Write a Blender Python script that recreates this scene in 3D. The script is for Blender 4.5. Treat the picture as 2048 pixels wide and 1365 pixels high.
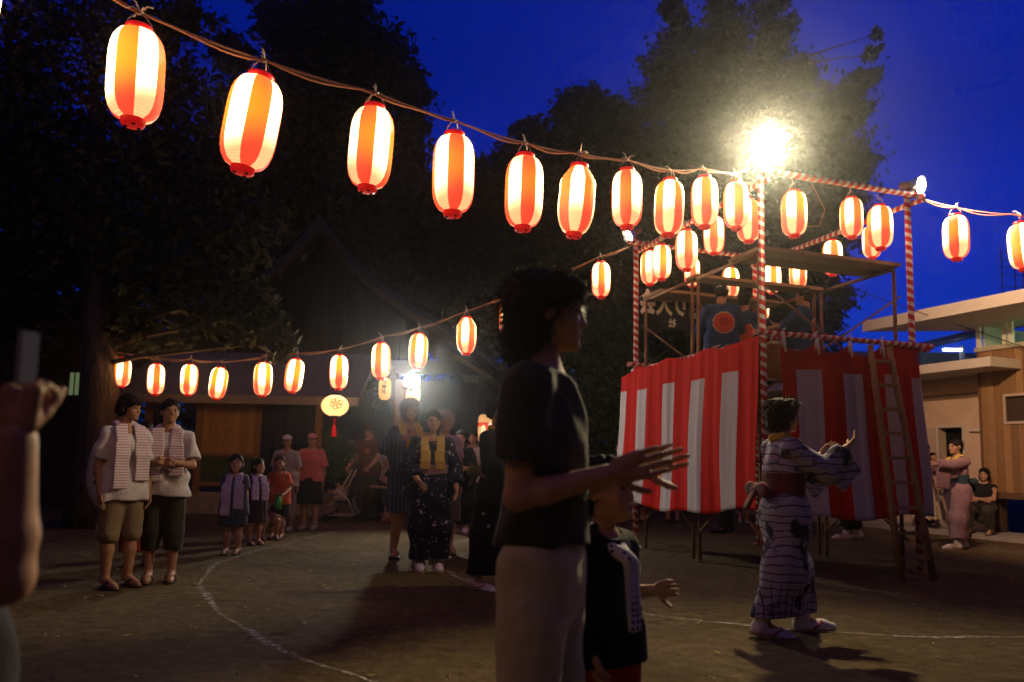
import bpy, bmesh, math, random
import numpy as np
from mathutils import Vector, Matrix, Euler
for o in list(bpy.data.objects): bpy.data.objects.remove(o, do_unlink=True)
SC = bpy.context.scene; COL = SC.collection
pi = math.pi; rad = math.radians
# ------------------------------------------------------------------ camera
FOC, PX, PY, PITCH, ROLL, CH = 1480., 1024., 780.5, rad(5.5), rad(1.0), 1.15
cam = bpy.data.cameras.new('camera'); CAM = bpy.data.objects.new('camera', cam); COL.objects.link(CAM)
cam.sensor_width = 36.; cam.lens = FOC/2048*36; cam.shift_y = (PY-682.5)/2048; cam.clip_end = 2000; cam.clip_start = .05
CAM.matrix_world = Matrix.Translation((0,0,CH)) @ Matrix.Rotation(pi/2+PITCH,4,'X') @ Matrix.Rotation(ROLL,4,'Z')
SC.camera = CAM
cam.dof.use_dof = True; cam.dof.focus_distance = 5.2; cam.dof.aperture_fstop = 2.0
# ------------------------------------------------------------------ dusk sky
W = bpy.data.worlds.new('World'); SC.world = W; W.use_nodes = True
nt = W.node_tree; nt.nodes.clear()
sky = nt.nodes.new('ShaderNodeTexSky'); sky.sky_type = 'NISHITA'; sky.sun_disc = False
sky.sun_elevation = rad(-1.5); sky.sun_rotation = rad(28); sky.ozone_density = 6.0; sky.dust_density = .4; sky.altitude = 20
tint = nt.nodes.new('ShaderNodeMix'); tint.data_type = 'RGBA'; tint.blend_type = 'MULTIPLY'; tint.inputs[0].default_value = 1
tint.inputs[7].default_value = (.010,.27,1.,1)          # tungsten white balance of the photograph
cl = nt.nodes.new('ShaderNodeTexNoise'); cl.inputs['Scale'].default_value = 2.2; cl.inputs['Detail'].default_value = 5
tc = nt.nodes.new('ShaderNodeTexCoord'); mp = nt.nodes.new('ShaderNodeMapping'); mp.inputs['Scale'].default_value = (1,1,3.5)
mr = nt.nodes.new('ShaderNodeMapRange'); mr.inputs['From Min'].default_value=.3; mr.inputs['From Max'].default_value=.75; mr.inputs['To Min'].default_value=.82; mr.inputs['To Max'].default_value=1.2
cm = nt.nodes.new('ShaderNodeMix'); cm.data_type='RGBA'; cm.blend_type='MULTIPLY'; cm.inputs[0].default_value=1
bg = nt.nodes.new('ShaderNodeBackground'); bg.inputs['Strength'].default_value = .74
ow = nt.nodes.new('ShaderNodeOutputWorld')
L_ = nt.links.new
L_(sky.outputs[0], tint.inputs[6]); L_(tc.outputs['Generated'], mp.inputs[0]); L_(mp.outputs[0], cl.inputs['Vector']); L_(cl.outputs['Fac'], mr.inputs['Value'])
L_(tint.outputs[2], cm.inputs[6]); L_(mr.outputs[0], cm.inputs[7]); L_(cm.outputs[2], bg.inputs[0]); L_(bg.outputs[0], ow.inputs[0])
# ------------------------------------------------------------------ exposure / render
vs = SC.view_settings; SC.display_settings.display_device = 'sRGB'
vs.view_transform = 'Standard'; vs.look = 'None'; vs.exposure = .3; vs.gamma = 1.; vs.use_curve_mapping = False
SC.render.engine = 'CYCLES'; cy = SC.cycles
cy.use_denoising = True; cy.use_adaptive_sampling = True; cy.adaptive_threshold = .011; cy.adaptive_min_samples = 16; cy.max_bounces = 5; cy.diffuse_bounces = 2; cy.glossy_bounces = 2; cy.transmission_bounces = 4; cy.volume_bounces = 0
cy.sample_clamp_indirect = 4.; cy.use_light_tree = True; cy.caustics_reflective = False; cy.caustics_refractive = False

# ------------------------------------------------------------------ photo -> world helpers (used to measure where things stand)
RM = np.array(CAM.matrix_world.to_3x3())
def ray(u,v): return RM @ np.array([(u-PX)/FOC, -(v-PY)/FOC, -1.])
def G(u,v,z=0.):
    d = ray(u,v); t=(z-CH)/d[2]; return Vector((d[0]*t, d[1]*t, z))
def P(u,v,Y):
    d = ray(u,v); t = Y/d[1]; return Vector((d[0]*t, Y, CH+d[2]*t))
def pxm(Y): return FOC/Y          # pixels per metre at depth Y
# ------------------------------------------------------------------ objects
def tag(o, label=None, cat=None, group=None, kind=None):
    if label: o['label']=label
    if cat: o['category']=cat
    if group: o['group']=group
    if kind: o['kind']=kind
    return o
def empty(name, loc, rz=0., label=None, cat=None, group=None):
    o = bpy.data.objects.new(name, None); COL.objects.link(o); o.empty_display_size=.2
    o.location = loc; o.rotation_euler = (0,0,rz); return tag(o,label,cat,group)
def link(name, me, parent=None, mats=None):
    o = bpy.data.objects.new(name, me); COL.objects.link(o)
    if mats is not None and len(me.materials)==0:
        for m in (mats if isinstance(mats,(list,tuple)) else [mats]): me.materials.append(m)
    if parent is not None: o.parent = parent
    return o
def mesh_np(name, V, Fq, smooth=True):
    V=np.asarray(V,np.float32); Fq=np.asarray(Fq,np.int32); k=Fq.shape[1]
    me=bpy.data.meshes.new(name); me.vertices.add(len(V)); me.vertices.foreach_set('co',V.ravel())
    me.loops.add(Fq.size); me.loops.foreach_set('vertex_index',Fq.ravel())
    me.polygons.add(len(Fq)); me.polygons.foreach_set('loop_start',np.arange(0,Fq.size,k,dtype=np.int32))
    me.update(calc_edges=True); 
    me.polygons.foreach_set('use_smooth',np.full(len(Fq),smooth)); me.validate(); return me
def frame_of(d, up=Vector((0,0,1))):
    d=Vector(d).normalized(); 
    if abs(d.dot(up))>.98: up=Vector((1,0,0))
    x=up.cross(d).normalized(); y=d.cross(x); return x,y,d
class MB:
    """collects simple solids into ONE mesh"""
    def __init__(s): s.v=[]; s.f=[]; s.m=[]; s.sm=[]
    def add(s, vs, fs, mi=0, smooth=False):
        n=len(s.v); s.v += [tuple(q) for q in vs]; s.f += [tuple(i+n for i in f) for f in fs]; s.m += [mi]*len(fs); s.sm += [smooth]*len(fs); return s
    def box(s, c, h, R=None, mi=0):
        c=Vector(c); vs=[]
        for x in (-1,1):
            for y in (-1,1):
                for z in (-1,1):
                    q=Vector((x*h[0],y*h[1],z*h[2])); vs.append(c+(R@q if R is not None else q))
        return s.add(vs,[(0,1,3,2),(4,6,7,5),(0,4,5,1),(2,3,7,6),(0,2,6,4),(1,5,7,3)],mi)
    def bar(s, a, b, w, h, mi=0, up=(0,0,1)):
        a=Vector(a); b=Vector(b); x,y,d=frame_of(b-a,Vector(up)); vs=[]
        for q in (a,b):
            for sx,sy in ((-1,-1),(1,-1),(1,1),(-1,1)): vs.append(q+x*(sx*w/2)+y*(sy*h/2))
        return s.add(vs,[(3,2,1,0),(4,5,6,7),(0,1,5,4),(1,2,6,5),(2,3,7,6),(3,0,4,7)],mi)
    def tube(s, pts, r, n=8, mi=0, caps=True, smooth=True):
        pts=[Vector(p) for p in pts]; R=r if isinstance(r,(list,tuple)) else [r]*len(pts); vs=[]; fs=[]
        up=Vector((0.13,.21,.97))
        for i,p in enumerate(pts):
            d=(pts[min(i+1,len(pts)-1)]-pts[max(i-1,0)]); x,y,_=frame_of(d,up)
            for k in range(n):
                a=2*pi*k/n; vs.append(p+(x*math.cos(a)+y*math.sin(a))*R[i])
        for i in range(len(pts)-1):
            for k in range(n):
                k2=(k+1)%n; fs.append((i*n+k,i*n+k2,(i+1)*n+k2,(i+1)*n+k))
        m=len(s.v); s.add(vs,fs,mi,smooth)
        if caps:
            s.f.append(tuple(m+k for k in reversed(range(n)))); s.m.append(mi); s.sm.append(False)
            b=m+(len(pts)-1)*n; s.f.append(tuple(b+k for k in range(n))); s.m.append(mi); s.sm.append(False)
        return s
    def lathe(s, prof, c=(0,0,0), n=24, mi=0, smooth=True, caps=True, mfn=None):
        c=Vector(c); vs=[]; fs=[]
        for r,z in prof:
            for k in range(n):
                a=2*pi*k/n; vs.append(c+Vector((r*math.cos(a),r*math.sin(a),z)))
        m0=len(s.v)
        for i in range(len(prof)-1):
            for k in range(n):
                k2=(k+1)%n; fs.append((i*n+k,i*n+k2,(i+1)*n+k2,(i+1)*n+k))
        s.add(vs,fs,mi,smooth)
        if mfn: 
            j=len(s.m)-len(fs)
            for i in range(len(prof)-1):
                for k in range(n): s.m[j+i*n+k]=mfn(k,i)
        if caps:
            s.f.append(tuple(m0+k for k in reversed(range(n)))); s.m.append(mi); s.sm.append(False)
            b=m0+(len(prof)-1)*n; s.f.append(tuple(b+k for k in range(n))); s.m.append(mi); s.sm.append(False)
        return s
    def mesh(s, name='m'):
        me=bpy.data.meshes.new(name); me.from_pydata(s.v,[],s.f); me.update()
        me.polygons.foreach_set('material_index',s.m); me.polygons.foreach_set('use_smooth',s.sm); return me
    def build(s, name, mats, parent=None, world=True):
        """world=True: the collected coordinates are world ones and are moved into the parent's frame"""
        me=s.mesh(name)
        if parent is not None and world: me.transform(parent.matrix_basis.inverted())
        return link(name, me, parent, mats)
def ico(r=1.,sub=2):
    bm=bmesh.new(); bmesh.ops.create_icosphere(bm,subdivisions=sub,radius=r); me=bpy.data.meshes.new('ico'); bm.to_mesh(me); bm.free()
    me.polygons.foreach_set('use_smooth',[True]*len(me.polygons)); return me
# ------------------------------------------------------------------ materials
MATS={}
def nodes(m): return m.node_tree.nodes, m.node_tree.links.new
def mat(name, col, rough=.8, metal=0., var=0., vscale=6., bump=0., bscale=40., bdist=.01, spec=.3, coord='Object', stretch=(1,1,1), sheen=0.):
    if name in MATS: return MATS[name]
    m=bpy.data.materials.new(name); m.use_nodes=True; N,L=nodes(m); b=N['Principled BSDF']
    b.inputs['Base Color'].default_value=(*col,1); b.inputs['Roughness'].default_value=rough; b.inputs['Metallic'].default_value=metal
    b.inputs['Specular IOR Level'].default_value=spec
    if sheen: b.inputs['Sheen Weight'].default_value=sheen; b.inputs['Sheen Roughness'].default_value=.4
    if var or bump:
        t=N.new('ShaderNodeTexCoord'); mpn=N.new('ShaderNodeMapping'); mpn.inputs['Scale'].default_value=stretch; L(t.outputs[coord],mpn.inputs[0])
    if var:
        n=N.new('ShaderNodeTexNoise'); n.inputs['Scale'].default_value=vscale; n.inputs['Detail'].default_value=5; L(mpn.outputs[0],n.inputs['Vector'])
        r=N.new('ShaderNodeMapRange'); r.inputs[1].default_value=.3; r.inputs[2].default_value=.7; r.inputs[3].default_value=1-var; r.inputs[4].default_value=1+var; L(n.outputs['Fac'],r.inputs[0])
        x=N.new('ShaderNodeMix'); x.data_type='RGBA'; x.blend_type='MULTIPLY'; x.inputs[0].default_value=1; x.inputs[6].default_value=(*col,1); L(r.outputs[0],x.inputs[7]); L(x.outputs[2],b.inputs['Base Color'])
    if bump:
        n2=N.new('ShaderNodeTexNoise'); n2.inputs['Scale'].default_value=bscale; n2.inputs['Detail'].default_value=6; L(mpn.outputs[0],n2.inputs['Vector'])
        bp=N.new('ShaderNodeBump'); bp.inputs['Strength'].default_value=bump; bp.inputs['Distance'].default_value=bdist; L(n2.outputs['Fac'],bp.inputs['Height']); L(bp.outputs[0],b.inputs['Normal'])
    MATS[name]=m; return m
def emit(name, col, s):
    if name in MATS: return MATS[name]
    m=bpy.data.materials.new(name); m.use_nodes=True; N,L=nodes(m); b=N['Principled BSDF']; b.inputs['Base Color'].default_value=(.8,.8,.8,1)
    b.inputs['Emission Color'].default_value=(*col,1); b.inputs['Emission Strength'].default_value=s; MATS[name]=m; return m
def wood(name, col, scale=(1,1,1), dark=.55, rough=.75, ring=14.):
    """long-grained timber: noise stretched along the board"""
    if name in MATS: return MATS[name]
    m=mat(name,col,rough,spec=.25); N,L=nodes(m); b=N['Principled BSDF']
    t=N.new('ShaderNodeTexCoord'); q=N.new('ShaderNodeMapping'); q.inputs['Scale'].default_value=scale; L(t.outputs['Object'],q.inputs[0])
    n=N.new('ShaderNodeTexNoise'); n.inputs['Scale'].default_value=ring; n.inputs['Detail'].default_value=7; n.inputs['Distortion'].default_value=.6; L(q.outputs[0],n.inputs['Vector'])
    o=N.new('ShaderNodeObjectInfo'); a=N.new('ShaderNodeMath'); a.operation='MULTIPLY_ADD'; a.inputs[1].default_value=.35; L(o.outputs['Random'],a.inputs[0]); L(n.outputs['Fac'],a.inputs[2])
    r=N.new('ShaderNodeValToRGB'); r.color_ramp.elements[0].position=.38; r.color_ramp.elements[0].color=(col[0]*dark,col[1]*dark,col[2]*dark,1); r.color_ramp.elements[1].position=.85; r.color_ramp.elements[1].color=(*col,1)
    L(a.outputs[0],r.inputs[0]); L(r.outputs[0],b.inputs['Base Color'])
    bp=N.new('ShaderNodeBump'); bp.inputs['Strength'].default_value=.3; bp.inputs['Distance'].default_value=.004; L(n.outputs['Fac'],bp.inputs['Height']); L(bp.outputs[0],b.inputs['Normal'])
    return m
def lerp(a,b,t): return a+(b-a)*t
# ================================================================== ground
def ground():
    m=mat('dirt',(.16,.115,.075),.95,spec=.15); N,L=nodes(m); b=N['Principled BSDF']
    t=N.new('ShaderNodeTexCoord')
    n1=N.new('ShaderNodeTexNoise'); n1.inputs['Scale'].default_value=.9; n1.inputs['Detail'].default_value=8; n1.inputs['Roughness'].default_value=.65
    n2=N.new('ShaderNodeTexNoise'); n2.inputs['Scale'].default_value=9.; n2.inputs['Detail'].default_value=8; n2.inputs['Roughness'].default_value=.7
    n3=N.new('ShaderNodeTexNoise'); n3.inputs['Scale'].default_value=120.; n3.inputs['Detail'].default_value=3
    for n in (n1,n2,n3): L(t.outputs['Object'],n.inputs['Vector'])
    r=N.new('ShaderNodeValToRGB'); e=r.color_ramp.elements
    e[0].position=.3; e[0].color=(.072,.049,.025,1); e[1].position=.72; e[1].color=(.28,.20,.10,1); k=e.new(.5); k.color=(.15,.105,.052,1)
    a=N.new('ShaderNodeMath'); a.operation='MULTIPLY_ADD'; a.inputs[1].default_value=.55; L(n2.outputs['Fac'],a.inputs[0])
    a2=N.new('ShaderNodeMath'); a2.operation='MULTIPLY'; a2.inputs[1].default_value=.45; L(n1.outputs['Fac'],a2.inputs[0]); L(a2.outputs[0],a.inputs[2])
    L(a.outputs[0],r.inputs[0]); L(r.outputs[0],b.inputs['Base Color'])
    h=N.new('ShaderNodeMath'); h.operation='MULTIPLY_ADD'; h.inputs[1].default_value=.35; L(n3.outputs['Fac'],h.inputs[0]); L(n2.outputs['Fac'],h.inputs[2])
    vo=N.new('ShaderNodeTexVoronoi'); vo.inputs['Scale'].default_value=4.2; vo.feature='SMOOTH_F1'; L(t.outputs['Object'],vo.inputs['Vector']); vr=N.new('ShaderNodeMapRange'); vr.inputs[1].default_value=.12; vr.inputs[2].default_value=.32; vr.inputs[3].default_value=-.45; vr.inputs[4].default_value=0; L(vo.outputs['Distance'],vr.inputs[0]); h2=N.new('ShaderNodeMath'); h2.operation='ADD'; L(h.outputs[0],h2.inputs[0]); L(vr.outputs[0],h2.inputs[1])
    bp=N.new('ShaderNodeBump'); bp.inputs['Strength'].default_value=1.; bp.inputs['Distance'].default_value=.07; L(h2.outputs[0],bp.inputs['Height']); L(bp.outputs[0],b.inputs['Normal'])
    o=MB().add([(-300,-60,0),(300,-60,0),(300,600,0),(-300,600,0)],[(0,1,2,3)]).build('ground',m); tag(o,kind='structure')
    # chalk circles of the dance floor, centred on the tower
    c=mat('chalk',(.62,.56,.52),.95,spec=.1); N,L=nodes(c); b=N['Principled BSDF']
    t=N.new('ShaderNodeTexCoord'); n=N.new('ShaderNodeTexNoise'); n.inputs['Scale'].default_value=14; n.inputs['Detail'].default_value=7; n.inputs['Roughness'].default_value=.75; L(t.outputs['Object'],n.inputs['Vector'])
    q=N.new('ShaderNodeMapRange'); q.inputs[1].default_value=.42; q.inputs[2].default_value=.62; q.inputs[3].default_value=.0; q.inputs[4].default_value=.62; L(n.outputs['Fac'],q.inputs[0])
    L(q.outputs[0],b.inputs['Alpha'])
    rnd=random.Random(4)
    for R,lab in ((4.05,'inner'),(6.33,'outer')):
        mb=MB(); vs=[]; n=520; ph=[rnd.uniform(0,6) for _ in range(4)]
        for i in range(n):
            a=2*pi*i/n; wob=.03*math.sin(3*a+ph[0])+.03*math.sin(7*a+ph[1])+(.27*math.exp(-((a-4.1)/.28)**2)-.2*math.exp(-((a-3.0)/.2)**2) if R>5 else 0)+.015*math.sin(31*a+ph[2])
            for sgn in (-1,1):
                w=max(.006,.021+.010*math.sin(23*a+ph[3])+rnd.uniform(-.009,.009)); rr=R+wob+sgn*w
                vs.append((TC.x+rr*math.cos(a),TC.y+rr*math.sin(a),.005))
        fs=[(2*i,2*i+1,(2*i+3)%(2*n),(2*i+2)%(2*n)) for i in range(n)]
        tag(mb.add(vs,fs).build('chalk_circle',c),kind='structure')
    # fallen leaves
    rng=np.random.default_rng(8); k=900; x=rng.uniform(-8,9,k); y=rng.uniform(1.5,16,k); s=rng.uniform(.012,.035,k); an=rng.uniform(0,6.28,k)
    V=np.zeros((k,4,3)); 
    for j,(px,py) in enumerate(((-1,0),(0,-.45),(1,0),(0,.45))):
        V[:,j,0]=x+s*(px*np.cos(an)-py*np.sin(an)); V[:,j,1]=y+s*(px*np.sin(an)+py*np.cos(an)); V[:,j,2]=.009+rng.uniform(0,.012,k)
    tag(link('fallen_leaves',mesh_np('lv',V.reshape(-1,3),np.arange(4*k).reshape(-1,4),False),None,mat('dry_leaf',(.28,.2,.06),.8,var=.5,vscale=3)),kind='stuff')
    k=2600; x=rng.uniform(-9,10,k); y=rng.uniform(1.5,18,k); s=rng.uniform(.004,.017,k)*rng.uniform(.6,1.3,k); base=np.array([(1,0,0),(-1,0,0),(0,1,0),(0,-1,0),(0,0,.8),(0,0,-.3)],float); F0=np.array([(0,2,4),(2,1,4),(1,3,4),(3,0,4)])
    V=(base[None]*s[:,None,None]*rng.uniform(.6,1.2,(k,6,1)))+np.stack([x,y,np.full(k,.002)],1)[:,None]; F=(F0[None]+6*np.arange(k)[:,None,None]).reshape(-1,3)
    tag(link('pebbles',mesh_np('pb',V.reshape(-1,3),F,False),None,mat('pebble',(.26,.22,.18),.85,var=.5,vscale=2)),kind='stuff')
# ================================================================== tower frame of reference
TH=rad(18.2); E1=Vector((math.cos(TH),math.sin(TH),0)); E2=Vector((-math.sin(TH),math.cos(TH),0))
TF=Vector((2.66,7.73,0)); TA=1.846; TB=2.662
TR=TF+E1*TA; TL=TF+E2*TB; TBk=TL+E1*TA; TC=(TF+TBk)/2
Z_TOP=4.26; Z_RAIL=2.52; Z_F1=1.74; Z_F2=3.43
ground()
# ================================================================== right-hand hall
EB=Vector((-.377,.926,0)).normalized(); NB=Vector((.926,.377,0)).normalized(); A0=Vector((8.08,11.79,0))
def B(t,d,z): return A0+EB*t+NB*d+Vector((0,0,z))
def slab(mb,t0,t1,d0,d1,z0,z1,mi=0):
    vs=[B(t,d,z) for t in (t0,t1) for d in (d0,d1) for z in (z0,z1)]
    return mb.add(vs,[(0,1,3,2),(4,6,7,5),(0,4,5,1),(2,3,7,6),(0,2,6,4),(1,5,7,3)],mi)
def right_hall():
    h=empty('festival_hall',B(1,1.1,0),0,'cream plastered hall with a low canopy and a dark open doorway','building')
    plaster=mat('plaster',(.70,.51,.37),.9,var=.10,vscale=2.5,bump=.15,bscale=90)
    trim=mat('trim_paint',(.66,.6,.5),.7,var=.06); darkm=mat('dark_flashing',(.03,.03,.035),.6)
    t0,t1=1.75,2.24
    W=MB(); slab(W,1.14,t0,1.1,1.3,.0,2.86); slab(W,t1,9,1.1,1.3,.0,2.86); slab(W,t0,t1,1.1,1.3,1.93,2.86); slab(W,1.14,9,1.3,1.34,0,2.86)
    w=W.build('wall',plaster,h)
    slab(MB(),t0,t1,1.285,1.297,0,1.92).build('dark_sheet',mat('painted_dark',(.004,.004,.004),1.),h)  # black sheet standing in for the darkness beyond the doorway
    fr=MB(); slab(fr,t0-.05,t0,1.07,1.12,.0,1.98); slab(fr,t1,t1+.05,1.07,1.12,.0,1.98); slab(fr,t0,t1,1.07,1.12,1.93,1.98); fr.build('door_frame',trim,h)
    d=slab(MB(),t1+.06,t1+.82,1.062,1.092,.03,1.93).build('sliding_door',mat('door_panel',(.6,.44,.34),.6,var=.05),h)
    slab(MB(),t1+.74,t1+.77,1.045,1.06,1.2,1.34).build('handle',mat('handle',(.6,.42,.32),.4),d)
    slab(MB(),1.3,1.58,1.04,1.1,1.84,1.9).build('door_closer',trim,h)
    slab(MB(),1.16,9,1.06,1.1,2.48,2.57).build('shadow_line',mat('shade_band',(.3,.2,.14),.8),h)  # dark strip coloured in place of a recess's shade
    c=MB(); slab(c,.39,9,-.02,1.5,2.86,3.02); cc=c.build('canopy',trim,h)
    slab(MB(),.33,9,-.07,1.55,3.022,3.05).build('flashing',darkm,cc)
    MB().tube([B(3.4,1.04,.1),B(3.4,1.04,2.86)],.035,8).build('downpipe',mat('pipe_grey',(.3,.26,.22),.5),h); slab(MB(),2.9,3.15,1.03,1.1,1.5,1.85).build('meter_box',mat('meter_grey',(.4,.36,.3),.5),h)
    slab(MB(),.36,9,-.13,-.03,2.93,3.02).build('gutter',mat('gutter_grey',(.5,.44,.36),.5),cc)
    # the big upper canopy on the timber wing
    g=empty('timber_wing',B(-1,.75,0),0,'timber-clad wing on stilts with a lit clerestory under a wide pale canopy','building')
    pts=[Vector((6.60,13.80,0)),Vector((8.62,9.0,0)),Vector((11.2,8.6,0)),Vector((8.75,13.5,0))]
    mb=MB(); vs=[p+Vector((0,0,z)) for z in (3.70,3.90) for p in pts]; mb.add(vs,[(3,2,1,0),(4,5,6,7),(0,1,5,4),(1,2,6,5),(2,3,7,6),(3,0,4,7)])
    cn=mb.build('upper_canopy',mat('canopy_paint',(.7,.62,.5),.75,var=.05),g)
    mb=MB(); ce=sum(pts,Vector())/4; p2=[ce+(p-ce)*1.025 for p in pts]; vs=[p+Vector((0,0,z)) for z in (3.903,3.945) for p in p2]; mb.add(vs,[(3,2,1,0),(4,5,6,7),(0,1,5,4),(1,2,6,5),(2,3,7,6),(3,0,4,7)]); mb.build('roof_sheet',darkm,cn)
    for f in (.25,.45,.65,.85):                         # joints between the soffit boards
        a=pts[0].lerp(pts[1],f); b=pts[3].lerp(pts[2],f); MB().bar(a+Vector((0,0,3.694)),b+Vector((0,0,3.694)),.02,.01).build('soffit_batten',mat('batten',(.78,.72,.58),.7),cn)
    cl=[wood('cladding_%d'%i,c,(6,6,.5),.6) for i,c in enumerate([(.36,.2,.09),(.42,.24,.11),(.31,.17,.075)])]
    rnd=random.Random(2); t=1.135; k=0; wt0,wt1=.18,.72
    while t>-3.6:
        w=.128; a,b=t-w+.006,t; y=.75+rnd.uniform(-.006,.006)
        segs=[(.76,3.24)] if (b<wt0-.02 or a>wt1+.02) and not (b<wt1+.02 and a>wt0-.02) else [(.76,1.93),(2.45,3.24)]
        if b<=wt0 or a>=wt1: segs=[(.76,3.24)]
        for z0,z1 in segs: slab(MB(),a,b,y,y+.03,z0,z1).build('plank',cl[rnd.randrange(3)],g)
        t-=w; k+=1
    back=mat('wing_core',(.06,.04,.025),.9); slab(MB(),-3.7,1.12,.79,4.2,.74,3.22).build('core',back,g)
    slab(MB(),1.125,1.165,.74,1.1,.72,3.27).build('corner_post',wood('corner_wood',(.2,.1,.05),(6,6,.5)),g)
    f=MB(); fm=mat('window_frame',(.55,.42,.32),.5)
    slab(f,wt0,wt1,.72,.755,1.93,1.975); slab(f,wt0,wt1,.72,.755,2.405,2.45); slab(f,wt0,wt0+.04,.72,.755,1.975,2.405); slab(f,wt1-.04,wt1,.72,.755,1.975,2.405)
    wf=f.build('window',fm,g); slab(MB(),wt0+.04,wt1-.04,.742,.748,1.975,2.405).build('pane',mat('dark_glass',(.02,.025,.02),.08,spec=.6),wf)
    slab(MB(),-3.7,1.2,.68,.79,.66,.755).build('sill_beam',wood('sill_wood',(.16,.09,.05),(.5,.5,6)),g)
    for t in (1.0,-.3,-1.6,-2.9): slab(MB(),t-.07,t+.07,.85,.99,0,.66).build('stilt',wood('stilt_wood',(.14,.08,.05),(6,6,.5)),g)
    # clerestory
    slab(MB(),-3.7,1.18,.70,.80,3.24,3.31).build('clerestory_sill',mat('sill_paint',(.5,.45,.33),.7),g)
    for i,t in enumerate((1.13,.66,.55,-.25,-1.05,-1.85,-2.65,-3.6)): slab(MB(),t-.035,t+.035,.74,.80,3.31,3.698).build('mullion',mat('mullion_paint',(.72,.7,.58),.6),g)
    gl=bpy.data.materials.new('clear_glass'); gl.use_nodes=True; N,L=nodes(gl); N.remove(N['Principled BSDF']); t_=N.new('ShaderNodeBsdfTransparent'); t_.inputs[0].default_value=(.9,.95,.92,1); gy=N.new('ShaderNodeBsdfGlossy'); gy.inputs['Roughness'].default_value=.05; mx=N.new('ShaderNodeMixShader'); mx.inputs[0].default_value=.07; L(t_.outputs[0],mx.inputs[1]); L(gy.outputs[0],mx.inputs[2]); L(mx.outputs[0],N['Material Output'].inputs[0])
    for a,b in ((.585,.625),(-.215,.515),(-1.015,-.285),(-1.815,-1.085),(-2.615,-1.885)): slab(MB(),a,b,.768,.772,3.312,3.696).build('pane',gl,g)
    slab(MB(),-3.7,1.1,2.4,2.45,3.22,3.7).build('back_wall',mat('inner_wall',(.55,.6,.45),.9),g); slab(MB(),1.06,1.09,.82,2.4,3.22,3.7).build('end_wall',mat('inner_wall',(.55,.6,.45),.9),g)
    for t in (-.3,-1.7): slab(MB(),t-.6,t+.2,1.45,1.53,3.55,3.6).build('fluorescent_tube',emit('tube_green',(.72,1.,.58),30.),g)
    ap=MB(); slab(ap,-6,9,.0,1.1,-.05,.07); tag(ap.build('pavement',mat('concrete',(.34,.3,.26),.9,var=.15,vscale=3,bump=.3,bscale=60)),kind='structure')
    # roof-top aerial
    a=empty('roof_aerial',P(2026,565,15.),0,'dark television aerial standing on the timber wing roof','aerial'); q=P(2026,565,15.); am=mat('aerial_metal',(.02,.02,.025),.5,metal=.6)
    mb=MB()
    for dx in (-.22,.05,.22): mb.tube([q+Vector((dx,0,-.6)),q+Vector((dx,0,.75))],.012,6)
    mb.build('mast',am,a)
    for z in (-.1,.15,.32,.48,.62): MB().tube([q+Vector((-.3,0,z)),q+Vector((.34,0,z))],.009,6).build('aerial_rod',am,a)
right_hall()
def platform_shelter():
    r=empty('platform_shelter',P(1890,800,34),0,'dark blue shelter roof with fluorescent lights far behind the hall','shelter')
    m=mat('shelter_roof',(.03,.05,.09),.5); a=P(1700,728,44); b=P(2010,656,30)
    for p,q_ in ((a,b),):
        mb=MB(); up=Vector((0,0,1)); d=(q_-p); n=Vector((d.y,-d.x,0)).normalized()*-2.6
        vs=[p,q_,q_+n+up*.5,p+n+up*.5]; vs=vs+[v+up*.25 for v in vs]; mb.add(vs,[(3,2,1,0),(4,5,6,7),(0,1,5,4),(1,2,6,5),(2,3,7,6),(3,0,4,7)]); mb.build('roof',m,r)
    for u,v,Y in ((1812,717,36),(1905,700,33)):
        c=P(u,v,Y+1.2); MB().bar(c-Vector((.42,0,0)),c+Vector((.42,0,0)),.12,.1).build('fluorescent_tube',emit('tube_white',(.75,.85,1.),9.),r)
    for u in (1840,1925,1985):
        c=P(u,735,34.5); MB().bar(Vector((c.x,c.y,0)),Vector((c.x,c.y,c.z+1.)),.16,.16).build('column',mat('column_grey',(.25,.27,.28),.6),r)
    c=P(1880,718,37.5); MB().box(c+Vector((0,0,-1.4)),(7,.1,1.7)).build('back_panel',mat('panel_grey',(.2,.24,.24),.7),r)
platform_shelter()
tag(MB().tube([P(1640,556,9.9)+Vector((0,0,0)),P(1690,571,10.5),P(1800,612,12),P(1900,645,13),P(2100,712,12)],.008,5).build('overhead_wire',mat('black_cable',(.01,.01,.01),.6)),'thin black wire running from the tower to the timber wing','cable')
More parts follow.
